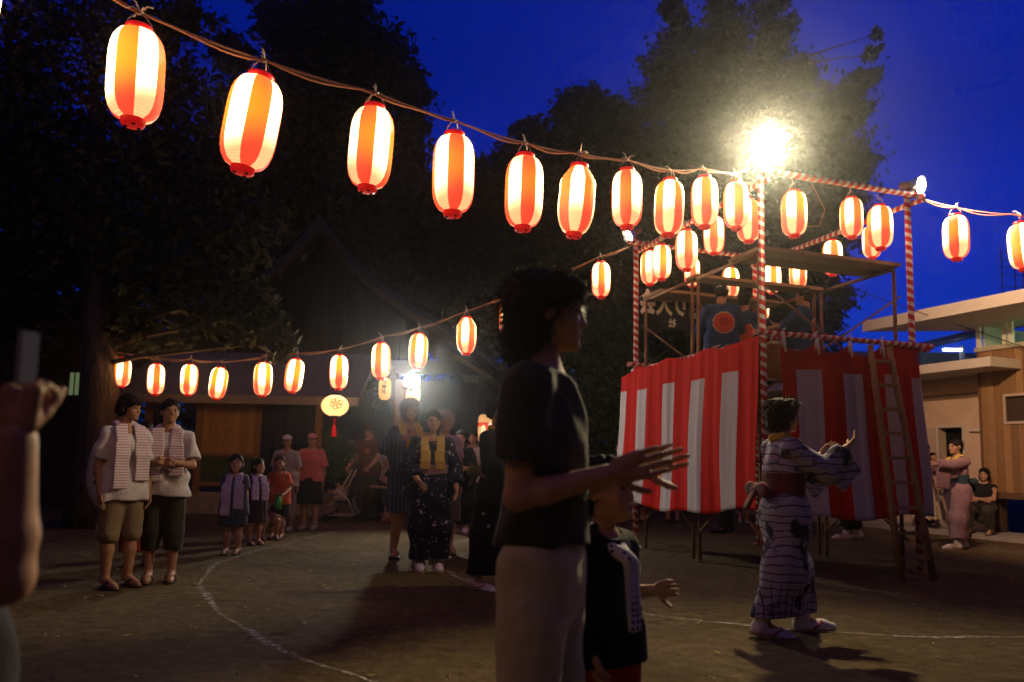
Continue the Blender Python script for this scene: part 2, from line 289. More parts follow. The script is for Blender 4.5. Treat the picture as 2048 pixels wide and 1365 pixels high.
# ================================================================== shrine hall with curved roof (dark, behind)
def shrine_hall():
    Y0=19.; prof=[P(u,v,Y0) for u,v in ((640,428),(668,470),(700,508),(745,552),(800,592),(860,630),(920,670),(980,715),(1020,742),(1040,752))]
    xa=prof[0].x; base=Vector((xa,Y0+4,0)); h=empty('shrine_hall',base,0,'old shrine hall with a sweeping curved tile roof in the dark','shrine')
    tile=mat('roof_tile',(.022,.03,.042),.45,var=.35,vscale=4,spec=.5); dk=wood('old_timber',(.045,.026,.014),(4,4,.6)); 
    ps=[(p.x-xa,p.z) for p in prof]; full=[(-x,z) for x,z in reversed(ps[1:])]+ps
    def sheet(y0,y1,dz0,dz1,name,m,par):
        mb=MB(); n=len(full); vs=[]
        for y in (y0,y1):
            for dz in (dz0,dz1):
                for x,z in full: vs.append((xa+x,y,z+dz))
        f=[]
        for i in range(n-1):
            f+= [(i,i+1,n*2+i+1,n*2+i),(n+i+1,n+i,n*3+i,n*3+i+1),(i+1,i,n+i,n+i+1),(2*n+i,2*n+i+1,3*n+i+1,3*n+i)]
        f+= [(0,2*n,3*n,n),(n-1,2*n-1,4*n-1,3*n-1)]
        return mb.add(vs,f,0,False).build(name,m,par)
    rf=sheet(Y0,Y0+9,-.16,.0,'roof',tile,h)
    sheet(Y0+.12,Y0+8.9,-.34,-.163,'roof_underside',dk,h)
    sheet(Y0-.04,Y0+.1,-.42,-.2,'bargeboard',wood('bargeboard',(.10,.055,.026),(4,4,.6)),h)
    y=Y0+.14
    k=0
    while y<Y0+8.9:
        for sg in (1,-1): MB().tube([(xa+sg*x,y,z+.02) for x,z in ps],.075,6,0,True,True).build('tile_row',tile,rf)
        y+=.36; k+=1
    MB().bar((xa,Y0-.25,ps[0][1]+.2),(xa,Y0+9.2,ps[0][1]+.2),.45,.5).build('ridge',tile,rf)
    MB().lathe([(.05,-.35),(.34,-.3),(.4,0),(.25,.3),(.1,.42)],(xa,Y0-.3,ps[0][1]+.2),10).build('ridge_ornament',tile,rf)
    for sg in (1,-1):                                     # round tile ends along the rake
        for i in range(1,len(ps)):
            for s in (.25,.75):
                x=lerp(ps[i-1][0],ps[i][0],s); z=lerp(ps[i-1][1],ps[i][1],s); MB().tube([(xa+sg*x,Y0-.06,z-.06),(xa+sg*x,Y0+.02,z-.06)],.07,8).build('tile_end',tile,rf)
    # gable wall, posts, floor
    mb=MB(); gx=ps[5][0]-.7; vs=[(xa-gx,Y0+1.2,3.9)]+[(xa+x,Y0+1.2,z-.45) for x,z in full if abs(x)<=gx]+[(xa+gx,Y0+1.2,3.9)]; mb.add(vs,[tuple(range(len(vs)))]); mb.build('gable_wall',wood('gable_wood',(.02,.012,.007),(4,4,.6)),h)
    for i in range(-6,7): MB().bar((xa+i*.5,Y0+1.15,3.9),(xa+i*.5,Y0+1.15,6.6-abs(i)*.38),.07,.08).build('lattice_bar',dk,h)
    MB().bar((xa-4.6,Y0+1.,3.65),(xa+4.6,Y0+1.,3.65),.3,.34).build('tie_beam',dk,h)
    post=wood('shrine_post',(.22,.12,.055),(4,4,.5))
    for x in (-4.4,-1.9,1.9,4.4):
        for y in (Y0+1.,Y0+6): MB().tube([(xa+x,y,.4),(xa+x,y,3.6)],.17,12).build('pillar',post,h)
    MB().box((xa,Y0+3.7,.75),(5.2,3.6,.11)).build('veranda',wood('veranda_wood',(.2,.12,.06),(.5,4,4)),h)
    MB().box((xa,Y0+3.8,.32),(4.8,3.2,.32)).build('stone_base',mat('base_stone',(.2,.18,.16),.9,var=.2),h)
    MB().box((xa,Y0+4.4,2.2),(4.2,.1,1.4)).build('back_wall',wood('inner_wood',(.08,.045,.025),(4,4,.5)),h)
    rail=wood('rail_wood',(.3,.17,.08),(.5,4,4)); yr=Y0+.25
    for z in (1.08,1.33,1.56): MB().bar((xa-5.1,yr,z),(xa+5.1,yr,z),.06,.07).build('handrail',rail,h)
    x=-5.1
    while x<5.2: MB().bar((xa+x,yr,.86),(xa+x,yr,1.68),.09,.09).build('rail_post',rail,h); x+=1.275
    for i in range(26): # rafters under the right-hand eave
        y=Y0+.3+i*.33; MB().bar((xa+ps[6][0]-.3,y,ps[6][1]-.42),(xa+ps[9][0]-.1,y,ps[9][1]-.4),.07,.08).build('rafter',rail,h)
shrine_hall()
# ================================================================== low pavilion on the left
def pavilion():
    Y=15.; xl=P(260,900,Y).x; xr=P(715,900,14.2).x; h=empty('stage_pavilion',((xl+xr)/2,Y+1.5,0),0,'low wooden pavilion with a grey eave and a dark blue drape','pavilion')
    roof=mat('roof_metal',(.13,.12,.125),.55,var=.15,vscale=1.5,stretch=(5,1,1)); z0=P(500,795,14.2).z; z1=P(500,702,15.6).z
    mb=MB(); vs=[(xl,14.2,z0),(xr,14.2,z0),(xr,15.9,z1),(xl,15.9,z1)]; vs+= [(x,y,z-.09) for x,y,z in vs]; mb.add(vs,[(0,1,2,3),(7,6,5,4),(4,5,1,0),(5,6,2,1),(6,7,3,2),(7,4,0,3)]); rf=mb.build('roof',roof,h)
    x=xl+.2
    while x<xr: MB().bar((x,14.19,z0+.012),(x,15.9,z1+.012),.03,.03).build('roof_seam',roof,rf); x+=.45
    mb=MB(); vs=[(xl,15.9,z1),(xr,15.9,z1),(xr,18,z0),(xl,18,z0)]; vs+= [(x,y,z-.09) for x,y,z in vs]; mb.add(vs,[(0,1,2,3),(7,6,5,4),(4,5,1,0),(5,6,2,1),(6,7,3,2),(7,4,0,3)]); mb.build('rear_roof',roof,h)
    MB().bar((xl,14.17,z0-.05),(xr,14.17,z0-.05),.03,.16).build('fascia',mat('fascia',(.16,.13,.12),.7),h)
    wd=wood('panel_wood',(.46,.24,.09),(5,5,.45)); fw=wood('pav_frame',(.3,.15,.06),(5,5,.5)); 
    a=P(403,800,Y); b=P(520,800,Y); zt=a.z+.12; zb=P(460,908,Y).z
    n=7
    for i in range(n):
        x0=lerp(a.x+.06,b.x-.06,i/n); x1=lerp(a.x+.06,b.x-.06,(i+1)/n); MB().box(((x0+x1)/2,Y+.012*(i%2),(zt+zb)/2),((x1-x0)/2-.004,.02,(zt-zb)/2)).build('board',wd,h)
    for x in (a.x,b.x,P(640,800,Y).x,P(300,800,Y).x): MB().box((x,Y,(zt+.4)/2),(.06,.06,zt/2-.2)).build('post',fw,h)
    zc=P(460,966,Y).z; MB().box(((a.x+b.x)/2,Y,zb-.03),((b.x-a.x)/2,.035,.03)).build('rail',fw,h)
    MB().box(((a.x+b.x)/2,Y+.02,(zb+zc)/2),((b.x-a.x)/2-.06,.015,(zb-zc)/2-.02)).build('green_board',mat('green_board',(.05,.075,.035),.8,var=.2),h)
    MB().box(((a.x+b.x)/2,Y,zc-.03),((b.x-a.x)/2,.04,.04)).build('sill',fw,h)
    zp=P(460,985,Y).z; MB().box((lerp(xl,xr,.5),Y+1.4,zp/2),((xr-xl)/2-.2,1.45,zp/2)).build('plinth',mat('plinth_stone',(.3,.25,.2),.9,var=.2,bump=.2),h)
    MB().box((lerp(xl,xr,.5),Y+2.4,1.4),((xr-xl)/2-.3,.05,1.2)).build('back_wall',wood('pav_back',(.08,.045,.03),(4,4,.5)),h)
    MB().bar((xl,Y,zt+.07),(xr-.2,Y,zt+.07),.12,.14).build('lintel',fw,h)
    # blue drape with folds
    c0=P(522,800,Y).x; c1=P(640,800,Y).x; V=[]; F=[]; nx,nz=60,16
    for i in range(nx+1):
        for j in range(nz+1):
            s=i/nx; t=j/nz; V.append((lerp(c0,c1,s)-h.location.x, Y-.02+.05*math.sin(s*34+1.5*math.sin(t*3))*(.3+.7*t)-h.location.y, lerp(zt,.62,t)))
    for i in range(nx):
        for j in range(nz): q=i*(nz+1)+j; F.append((q,q+1,q+nz+2,q+nz+1))
    link('blue_drape',mesh_np('drape',V,F),h,mat('navy_cloth',(.018,.022,.045),.9))
    for i,u in enumerate((555,592,615)): c=P(u,803,14.6); MB().lathe([(.03,-.06),(.045,0),(.02,.07)],c,8).build('wind_chime',mat('chime',(.5,.3,.18),.5),h)
pavilion()
def shrine_office():
    Y=16.5; a=P(-60,900,Y); b=P(230,900,Y); h=empty('shrine_office',((a.x+b.x)/2,Y,0),0,'unlit wooden shrine office with pale sliding panels behind the tree','building')
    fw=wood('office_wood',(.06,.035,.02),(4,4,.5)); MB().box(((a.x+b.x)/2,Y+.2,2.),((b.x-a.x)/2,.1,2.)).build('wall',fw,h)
    pn=mat('paper_panel',(.16,.15,.16),.9)
    for u0,u1 in ((20,60),(66,106),(116,150),(158,190)):
        for v0,v1 in ((800,850),(862,918)):
            p=P(u0,v0,Y); q=P(u1,v1,Y); f=MB().box(((p.x+q.x)/2,Y+.06,(p.z+q.z)/2),((q.x-p.x)/2+.03,.03,(p.z-q.z)/2+.03)).build('window',fw,h); MB().box(((p.x+q.x)/2,Y+.02,(p.z+q.z)/2),((q.x-p.x)/2-.01,.012,(p.z-q.z)/2-.01)).build('pane',pn,f)
    for u in (138,149):
        p=P(u,745,Y); q=P(u+2.5,790,Y); MB().box(((p.x+q.x)/2,Y+.07,(p.z+q.z)/2),((q.x-p.x)/2,.02,(p.z-q.z)/2)).build('lit_slit',emit('slit',(.5,.75,.3),.12),h)
    MB().box(((a.x+b.x)/2,Y-.6,4.2),((b.x-a.x)/2+.5,1.2,.12)).build('eave',fw,h)
shrine_office()
# ================================================================== trees
def leaf_mat(name,c1,c2):
    m=mat(name,c1,.6,spec=.3); N,L=nodes(m); b=N['Principled BSDF']
    g=N.new('ShaderNodeNewGeometry'); r=N.new('ShaderNodeMix'); r.data_type='RGBA'; r.inputs[6].default_value=(*c1,1); r.inputs[7].default_value=(*c2,1)
    L(g.outputs['Random Per Island'],r.inputs[0]); L(r.outputs[2],b.inputs['Base Color']); return m
LEAF_A=leaf_mat('leaf_broad',(.018,.028,.008),(.042,.05,.013)); LEAF_B=leaf_mat('leaf_conifer',(.012,.02,.007),(.026,.034,.012)); LEAF_C=leaf_mat('leaf_shrub',(.03,.07,.02),(.08,.12,.04))
BARK=mat('bark',(.10,.065,.04),.95,var=.4,vscale=8,bump=1.,bscale=14,bdist=.05,stretch=(1,1,.25))
def leaves(centres, sig, n_each, size, rng, spiky=0., org=None):
    C=np.repeat(np.asarray(centres),n_each,axis=0); S=np.repeat(np.asarray(sig),n_each); k=len(C)
    off=rng.normal(size=(k,3))*S[:,None]*np.array([1,1,.75])
    if spiky and org is not None:
        d=C-org; d/=np.linalg.norm(d,axis=1)[:,None]+1e-6; d[:,2]+=.35; off=off*.6+d*(np.abs(rng.normal(size=k))*S*spiky)[:,None]
    p=C+off; s=size*rng.uniform(.55,1.45,k)
    a=rng.normal(size=(k,3)); a/=np.linalg.norm(a,axis=1)[:,None]; b=np.cross(a,rng.normal(size=(k,3))); b/=np.linalg.norm(b,axis=1)[:,None]+1e-9
    V=np.stack([p-a*s[:,None],p-b*(s*.42)[:,None],p+a*s[:,None],p+b*(s*.42)[:,None]],1)
    return V.reshape(-1,3), np.arange(4*k).reshape(-1,4)
def tree(name,label,cat,u,Y,blobs,n,size,lm,seed,rt=.3,spiky=0.,group=None,clump=.2,zmin=.3,fill=.55,inner=True):
    rng=np.random.default_rng(seed); rnd=random.Random(seed)
    base=P(u,900,Y); base.z=0; root=empty(name,base,0,label,cat,group)
    cs=[]; sg=[]; wts=np.array([b[2]**2 for b in blobs],float); wts/=wts.sum(); tips=[]
    for b,w in zip(blobs,wts):
        dy=b[3] if len(b)>3 else rnd.uniform(-1,1)*.08*Y*.5
        c=P(b[0],b[1],Y+dy); r=b[2]/FOC*(Y+dy); tips.append((c,r)); m=max(3,int(n*w))
        d=rng.normal(size=(m,3)); d/=np.linalg.norm(d,axis=1)[:,None]; q=np.array(c)+d*(r*(fill+(1-fill)*rng.random(m)**.6))[:,None]*np.array([1,.85,.9])
        q=q[q[:,2]>zmin]; cs.append(q); sg.append(np.full(len(q),r*clump))
    cs=np.concatenate(cs); sg=np.concatenate(sg); org=np.array([base.x,base.y,np.mean(cs[:,2])])
    V,F=leaves(cs,sg,34,size,rng,spiky,org)
    ic=[];isg=[]
    for c,r in tips:                                   # the dense inside of the crown
        m=max(4,int(r*r*9)); d=rng.normal(size=(m,3)); d/=np.linalg.norm(d,axis=1)[:,None]; q=np.array(c)+d*(r*.72*rng.random(m)**.45)[:,None]; q=q[q[:,2]>zmin+.3]; ic.append(q); isg.append(np.full(len(q),r*.16))
    if inner and sum(len(q) for q in ic): V2,F2=leaves(np.concatenate(ic),np.concatenate(isg),14,size*1.9,rng); F=np.concatenate([F,F2+len(V)]); V=np.concatenate([V,V2])
    V=V-np.array(base)
    link('crown',mesh_np('crown',V,F,False),root,lm)
    top=max(tips,key=lambda t:t[0].z)[0]; hgt=top.z
    mb=MB(); pts=[]; rr=[]
    for i in range(8):
        t=i/7; pts.append((lerp(base.x,top.x,t**2*.7)+rnd.uniform(-.1,.1)*t,lerp(base.y,top.y,t**2*.7),hgt*.93*t)); rr.append(rt*(1.25 if i==0 else 1)*(1-.86*t))
    mb.tube(pts,rr,10).build('trunk',BARK,root)
    for i,(c,r) in enumerate(tips):
        zz=min(max(c.z-r*.9,hgt*.18),hgt*.85); t=zz/(hgt*.93); s=Vector((lerp(base.x,top.x,t**2*.7),lerp(base.y,top.y,t**2*.7),zz)); mid=s.lerp(c,.5)+Vector((0,0,.22*r)); m1=s.lerp(mid,.5)+Vector((rnd.uniform(-.1,.1)*r,rnd.uniform(-.1,.1)*r,.12*r))
        w=(rt*(1-.8*t)*.45+.02)*(.35 if c.z<4.2 else 1); MB().tube([s,m1,mid,mid.lerp(c,.5)+Vector((0,rnd.uniform(-.1,.1)*r,.1*r)),c],[w,w*.7,w*.5,w*.3,w*.12],6).build('limb',BARK,root)
    return root
TG='trees around the shrine ground'
tree('camphor_tree','huge dark broadleaf tree filling the upper left corner','tree',195,12.,
  [(-40,60,170,1),(120,250,150,2),(270,40,110,1),(380,20,55,0),(330,190,110,2),(150,60,70,3),(-120,300,220,1),(60,430,170,1),(250,400,150,1),(360,330,120,2),(-60,580,150,1.5),(150,560,120,1),(330,520,120,.5),(440,520,100,0),(430,610,80,-.4),(520,640,62,-.6),(560,690,36,-.8),(300,640,90,.3),(480,440,90,1),(30,640,90,2.)],
  1150,.085,LEAF_A,1,.36,group=TG,clump=.24)
tree('broadleaf_tree','tall dark broadleaf tree behind the second and third big lanterns','tree',660,21.,
  [(560,45,55),(640,90,110),(740,130,90),(690,30,60),(800,180,58),(825,250,40),(700,250,130),(600,250,130),(500,230,80),(460,110,45),(790,320,70),(720,390,120),(590,400,140),(480,380,110),(830,400,60),(640,520,120),(520,520,110)],
  1500,.13,LEAF_A,2,.42,group=TG,clump=.22,fill=.4)
tree('broadleaf_tree','dark rounded tree rising behind the tower end of the lantern row','tree',1180,26.,
  [(1165,225,55),(1215,260,65),(1120,300,50),(1060,270,35),(1040,330,55),(1110,390,80),(1200,370,90),(1270,330,80),(1250,450,100),(1130,500,100),(1020,420,60),(1270,560,90),(1150,620,100)],
  1500,.15,LEAF_A,3,.4,group=TG,clump=.23,fill=.3)
tree('broadleaf_tree','low dark tree behind the shrine roof under the fourth big lantern','tree',920,27.,
  [(880,400,55),(950,370,60),(1000,340,35),(900,470,90),(980,480,90),(830,500,90),(1050,540,90),(920,580,110),(800,600,110),(1010,640,100)],
  1100,.15,LEAF_A,4,.4,group=TG,clump=.22,fill=.3)
tree('conifer_tree','towering layered conifer behind the bright floodlight','tree',1480,24.,
  [(1350,25,34),(1365,80,40),(1445,20,36),(1455,80,60),(1535,15,40),(1550,80,48),(1340,150,48),(1420,160,75),(1510,150,60),(1580,160,48),(1310,215,42),(1390,240,85),(1480,240,95),(1560,240,70),(1630,260,50),(1690,230,48),(1725,165,30),(1742,110,20),(1752,70,13),(1700,190,30),(1655,215,30),(1320,320,60),(1410,340,105),(1520,340,115),(1620,340,85),(1700,330,45),(1280,400,50),(1370,430,100),(1500,450,130),(1610,440,90),(1690,410,40),(1720,350,24),(1330,530,90),(1450,560,120),(1570,560,100),(1650,530,42),(1680,590,28),(1350,640,80),(1480,680,100),(1590,660,60),(1640,630,40)],
  2300,.115,LEAF_B,5,.45,spiky=1.5,group=TG,clump=.24,fill=.25)
tree('garden_shrub','leafy dark shrub against the tower behind the curtain','shrub',1215,15.5,[(1180,720,60),(1220,660,60),(1245,740,60),(1190,800,60),(1235,830,55),(1200,880,50)],330,.055,LEAF_C,6,.06,clump=.25,zmin=.05)
tree('garden_shrub','dense dark shrub left of the shrine hall eave','shrub',1130,17.5,[(1060,760,60),(1120,720,80),(1150,820,80),(1080,860,70),(1040,820,50)],330,.06,LEAF_C,7,.07,clump=.25,zmin=.05)
tree('sakaki_shrub','small glossy evergreen beside the stroller','shrub',678,14.2,[(672,890,26,0),(655,920,26,0),(690,915,24,0),(668,950,28,0),(690,955,24,0),(700,900,16,0)],90,.035,LEAF_C,9,.03,clump=.3,zmin=.03)
tree('sapling','thin sapling lit from behind beside the pole floodlight','shrub',745,16.,[(715,760,26,0),(735,790,28,0),(760,760,22,0),(725,820,24,0)],70,.035,LEAF_C,10,.03,clump=.35,zmin=.03,inner=False)
def far_wood():
    """the wood that closes the view behind everything, reads as one dark mass"""
    rng=np.random.default_rng(33); cs=[]; sg=[]
    for i in range(150):
        u=rng.uniform(-1100,1330); Y=rng.uniform(32,40); v=rng.uniform(430,900) if u>840 else rng.uniform(330,900)
        c=P(u,v,Y); m=9; r=2.2; d=rng.normal(size=(m,3)); d/=np.linalg.norm(d,axis=1)[:,None]; cs.append(np.array(c)+d*r*rng.random((m,1))**.5); sg.append(np.full(m,.75))
    for i in range(60):
        u=rng.uniform(1250,1640); Y=rng.uniform(32,38); v=rng.uniform(690,900)
        c=P(u,v,Y); m=9; d=rng.normal(size=(m,3)); cs.append(np.array(c)+d*.8); sg.append(np.full(m,.7))
    for i in range(260):                                   # unseen trees added behind the camera to keep blue sky light off
        a=rng.uniform(-.15*pi,1.15*pi)+pi; R=rng.uniform(11,16); c=np.array([R*1.1*math.cos(a),R*math.sin(a)+1.,rng.uniform(.5,11)])
        if c[1]>4 and c[0]>0: continue
        m=10; d=rng.normal(size=(m,3)); cs.append(c+d*.9); sg.append(np.full(m,.7))
    cs=np.concatenate(cs); sg=np.concatenate(sg); cs[:,2]=np.maximum(cs[:,2],.3)
    V,F=leaves(cs,sg,26,.27,rng); tag(link('far_wood',mesh_np('fw',V,F,False),None,LEAF_B),'dark mass of woodland closing the view behind the shrine','wood',kind='stuff')
far_wood()
# ================================================================== festival tower
Zv=Vector((0,0,1))
def wrap_mat():
    m=mat('spiral_wrap',(.6,.02,.01),.7,spec=.3); N,L=nodes(m); b=N['Principled BSDF']
    uv=N.new('ShaderNodeUVMap'); s=N.new('ShaderNodeSeparateXYZ'); L(uv.outputs[0],s.inputs[0])
    a=N.new('ShaderNodeMath'); a.operation='ADD'; L(s.outputs[0],a.inputs[0]); L(s.outputs[1],a.inputs[1])
    f=N.new('ShaderNodeMath'); f.operation='FRACT'; L(a.outputs[0],f.inputs[0]); g=N.new('ShaderNodeMath'); g.operation='GREATER_THAN'; g.inputs[1].default_value=.56; L(f.outputs[0],g.inputs[0])
    x=N.new('ShaderNodeMix'); x.data_type='RGBA'; x.inputs[6].default_value=(.5,.018,.01,1); x.inputs[7].default_value=(.72,.66,.6,1); L(g.outputs[0],x.inputs[0]); L(x.outputs[2],b.inputs['Base Color']); return m
WRAP=wrap_mat()
def wrapped(name,a,b,r,parent,pitch=.1):
    a=Vector(a); b=Vector(b); ln=(b-a).length; n=12; mb=MB().tube([a,b],r,n); me=mb.mesh(name); me.transform(parent.matrix_basis.inverted())
    uv=me.uv_layers.new(name='UVMap')
    for p in me.polygons:
        if len(p.vertices)==4:
            k=p.index
            for li,(du,dv) in zip(p.loop_indices,((0,0),(1,0),(1,1),(0,1))): uv.data[li].uv=((k+du)/n,dv*ln/pitch)
        else:
            for li in p.loop_indices: uv.data[li].uv=(.2,0)
    return link(name,me,parent,WRAP)
def tower():
    t=empty('festival_tower',TC,TH,'square scaffold dance tower with red and white wrapped poles','tower')
    steel=mat('scaffold_steel',(.26,.13,.06),.55,metal=.25,var=.3,vscale=9,spec=.4)
    out=.075
    cor={'F':TF-E1*out-E2*out,'R':TR+E1*out-E2*out,'L':TL-E1*out+E2*out,'B':TBk+E1*out+E2*out}
    for k,c in cor.items():
        wrapped('wrapped_post',c+Zv*.0,c+Zv*(Z_TOP+.08),.034,t)
        MB().box(c+Zv*.012,(.07,.07,.012)).build('base_plate',steel,t)
    f,r,l,b=cor['F'],cor['R'],cor['L'],cor['B']; ext=.16
    for p,q,dz in ((f,r,0),(r,b,-.07),(f,l,-.07),(l,b,0)):
        d=(q-p).normalized(); s=Vector((d.y,-d.x,0))*.07
        wrapped('wrapped_beam',p-d*ext+s+Zv*(Z_TOP+dz),q+d*ext+s+Zv*(Z_TOP+dz),.032,t)
        wrapped('wrapped_rail',p-d*ext+s+Zv*(Z_RAIL+dz*.7),q+d*(ext+.06)+s+Zv*(Z_RAIL+dz*.7),.03,t)
    # portal frames on the two long sides, two tiers
    for side,(p,q) in {'FL':(TF,TL),'RB':(TR,TBk)}.items():
        d=(q-p).normalized(); Ls=(q-p).length
        for s0,s1 in ((.03,.475),(.525,.97)):
            for z0,z1 in ((.02,Z_F1),(Z_F1,Z_F2)):
                A=p+d*(Ls*s0); Bq=p+d*(Ls*s1); w=(Bq-A).length
                fr=MB().tube([A+Zv*z0,A+Zv*z1],.021,8).tube([Bq+Zv*z0,Bq+Zv*z1],.021,8).tube([A+Zv*z1,Bq+Zv*z1],.021,8).build('scaffold_frame',steel,t)
                ia=A+d*(w*.18); ib=Bq-d*(w*.18); zt=z1-.16
                MB().tube([A+d*(w*.22)+Zv*zt,Bq-d*(w*.22)+Zv*zt],.014,6).build('inner_bar',steel,fr)
                MB().tube([ia+d*.03+Zv*z1,ia-d*.06+Zv*(z0+.05)],.016,6).build('inner_leg',steel,fr)
                MB().tube([ib-d*.03+Zv*z1,ib+d*.06+Zv*(z0+.05)],.016,6).build('inner_leg',steel,fr)
                for q_,e in ((A,1),(Bq,-1)):
                    for zz in (z0+.55,z0+1.1): MB().tube([q_+Zv*zz,q_+d*(e*w*.17)+Zv*zz],.012,6).build('spacer',steel,fr)
                for x in (.4,.6): MB().tube([A+d*(w*x)+Zv*zt,A+d*(w*x)+Zv*z1],.011,6).build('strut',steel,fr)
                if z0<.1:
                    for q_ in (A,Bq): MB().box(q_+Zv*.014,(.07,.07,.012)).build('base_plate',steel,fr)
    # cross braces on the short sides, knee braces low down
    for p,q in ((TF,TR),(TL,TBk)):
        for z0,z1 in ((.45,1.6),(1.95,3.1)):
            MB().tube([p+Zv*z0,q+Zv*z1],.013,6).build('cross_brace',steel,t); MB().tube([p+Zv*z1+E2*.03,q+Zv*z0+E2*.03],.013,6).build('cross_brace',steel,t)
    for p,q in ((TF,TL),(TR,TBk)):
        d=(q-p).normalized(); m_=(p+q)/2
        for a,b_ in ((p+Zv*.35,p+d*.6+Zv*.75),(q+Zv*.35,q-d*.6+Zv*.75),(m_-d*.06+Zv*.35,m_-d*.62+Zv*.75),(m_+d*.06+Zv*.35,m_+d*.62+Zv*.75)): MB().tube([a,b_],.015,6).build('knee_brace',steel,t)
    for z in (.62,1.2): 
        MB().tube([TF+E2*(TB*.5)+Zv*z,TR+E2*(TB*.5)+Zv*z],.016,6).build('ledger',steel,t)
    # decks: planks
    pl=[wood('deck_%d'%i,c,(.7,6,6),.6) for i,c in enumerate([(.36,.22,.11),(.42,.27,.14),(.3,.18,.09)])]
    k=0
    for s0,s1,z in ((.02,.98,Z_F1+.045),(.0,.21,Z_F2+.045),(.80,.985,Z_F2+.04),(.47,.57,Z_F2+.035)):
        n=max(1,int(round((s1-s0)*TB/.25)))
        for i in range(n):
            a=lerp(s0,s1,i/n)*TB; b_=lerp(s0,s1,(i+1)/n)*TB-.012; c=TF+E2*((a+b_)/2)+E1*(TA/2)+Zv*z
            MB().box(c,(TA/2+.03,(b_-a)/2,.02),R=Matrix.Rotation(TH,3,'Z')).build('deck_plank',pl[k%3],t); k+=1
    return t
TOW=tower()
# clamps of rope at the wrapped corners
def curtain(name,label,p,q,out,s0,s1,whites,ztop,zbot,sway,seed,band=.36,nz=40):
    rnd=random.Random(seed); edges=sorted(set([s0,s1]+[w for ab in whites for w in ab if s0<w<s1])); cols=[]
    for a,b in zip(edges,edges[1:]):
        n=max(2,int((b-a)/.012)); cols += [a+(b-a)*i/n for i in range(n)]
    cols.append(s1); d=(q-p); base=(p+q)/2; V=[]; F=[]; M=[]
    ph=[rnd.uniform(0,6) for _ in range(6)]
    nr=nz; tb=None
    for s in cols:
        zt=ztop(s); zb=zbot(s)
        for j in range(nr+1):
            jb=6
            zk=Z_RAIL-band+.012*math.sin(s*13+ph[5])
            if j<=jb: z=lerp(zt,zk,j/jb)
            else: z=lerp(zk,zb,(j-jb)/(nr-jb))
            t=(zt-z)/(zt-zb)
            fold=(.004+.010*t)*math.sin(s*27+ph[0]+1.2*math.sin(t*2.2+ph[1]))+.006*math.sin(s*71+ph[2]+2*t+1.3*math.sin(s*19))+.012*math.sin(s*11+ph[5]-2.5*t)+.003*math.sin(s*140+ph[3])*(1-t*.5)
            fold+=.02*math.sin(t*5+s*4+ph[4])*t
            c=p+d*(s+sway(s)*t)+out*(.125+fold+.05*t); V.append((c.x-base.x,c.y-base.y,z))
    n1=nr+1
    for i in range(len(cols)-1):
        sm=(cols[i]+cols[i+1])/2; wh=any(a<=sm<=b for a,b in whites)
        for j in range(nr): F.append((i*n1+j,i*n1+j+1,(i+1)*n1+j+1,(i+1)*n1+j)); M.append(1 if wh and j>=6 else 0)
    me=mesh_np(name,V,F); red=mat('curtain_red',(.56,.008,.003),.85,bump=.25,bscale=220,bdist=.002,spec=.1); whi=mat('curtain_white',(.56,.49,.50),.9,bump=.25,bscale=220,bdist=.002,spec=.1)
    o=link(name,me,None,[red,whi]); me.polygons.foreach_set('material_index',M); o.location=base
    so=o.modifiers.new('thick','SOLIDIFY'); so.thickness=.003
    return tag(o,label,'curtain','striped curtains hung round the tower')
outL=-E1; outF=-E2
cf=curtain('striped_curtain','red and white striped curtain on the left face of the tower',TF,TL,outL,-.03,1.16,[(.10,.205),(.345,.45),(.595,.70),(.85,.955),(1.085,1.2)],
  lambda s: Z_RAIL-.02-.06*abs(math.sin(s*3*pi))**1.5*(.5 if s<.2 else 1)-(.05 if s>1 else 0), lambda s: .70-.13*math.sin(min(max(s,0),1)*pi*.8)+.02*math.sin(s*16), lambda s:.035*s+.01,5)
cr=curtain('striped_curtain','red and white striped curtain on the right face behind the ladder',TF,TR,outF,.055,1.05,[(.15,.32),(.48,.62),(.785,.88),(.98,1.06)],
  lambda s: Z_RAIL-.05-.11*abs(math.sin((s-.055)/.235*pi))**.8 if s<.76 else Z_RAIL-.01, lambda s:.62+.03*math.sin(s*9), lambda s:.02+.03*s,6)
ties=mat('white_tie',(.8,.76,.7),.8)
for s in (.06,.29,.525,.76):
    c=TF+E1*(TA*s)-E2*.16+Zv*(Z_RAIL-.02); mb=MB()
    mb.tube([c+Zv*.04,c+Vector((.01,-.015,-.07)),c+Vector((.015,-.02,-.17))],[.012,.014,.012],6).tube([c+Zv*.02,c+Vector((-.02,-.02,-.06)),c+Vector((-.02,-.015,-.12))],[.01,.012,.008],6)
    mb.tube([c+Zv*.05,c+E1*.03+Zv*.085,c-E1*.02+Zv*.06],.007,5).build('curtain_tie',ties,None)
    o=bpy.context.scene.objects[-1] if False else None
for i,o in enumerate([o for o in COL.objects if o.name.startswith('curtain_tie')]):
    ctr=Vector(np.mean([v.co for v in o.data.vertices],axis=0)); o.data.transform(Matrix.Translation(-ctr)); o.location=ctr
    tag(o,['white cloth tie at the front corner of the right curtain','second white cloth tie from the front tower corner','third white cloth tie from the front tower corner','white cloth tie beside the top of the ladder'][i],'tie','white ties holding the right curtain')
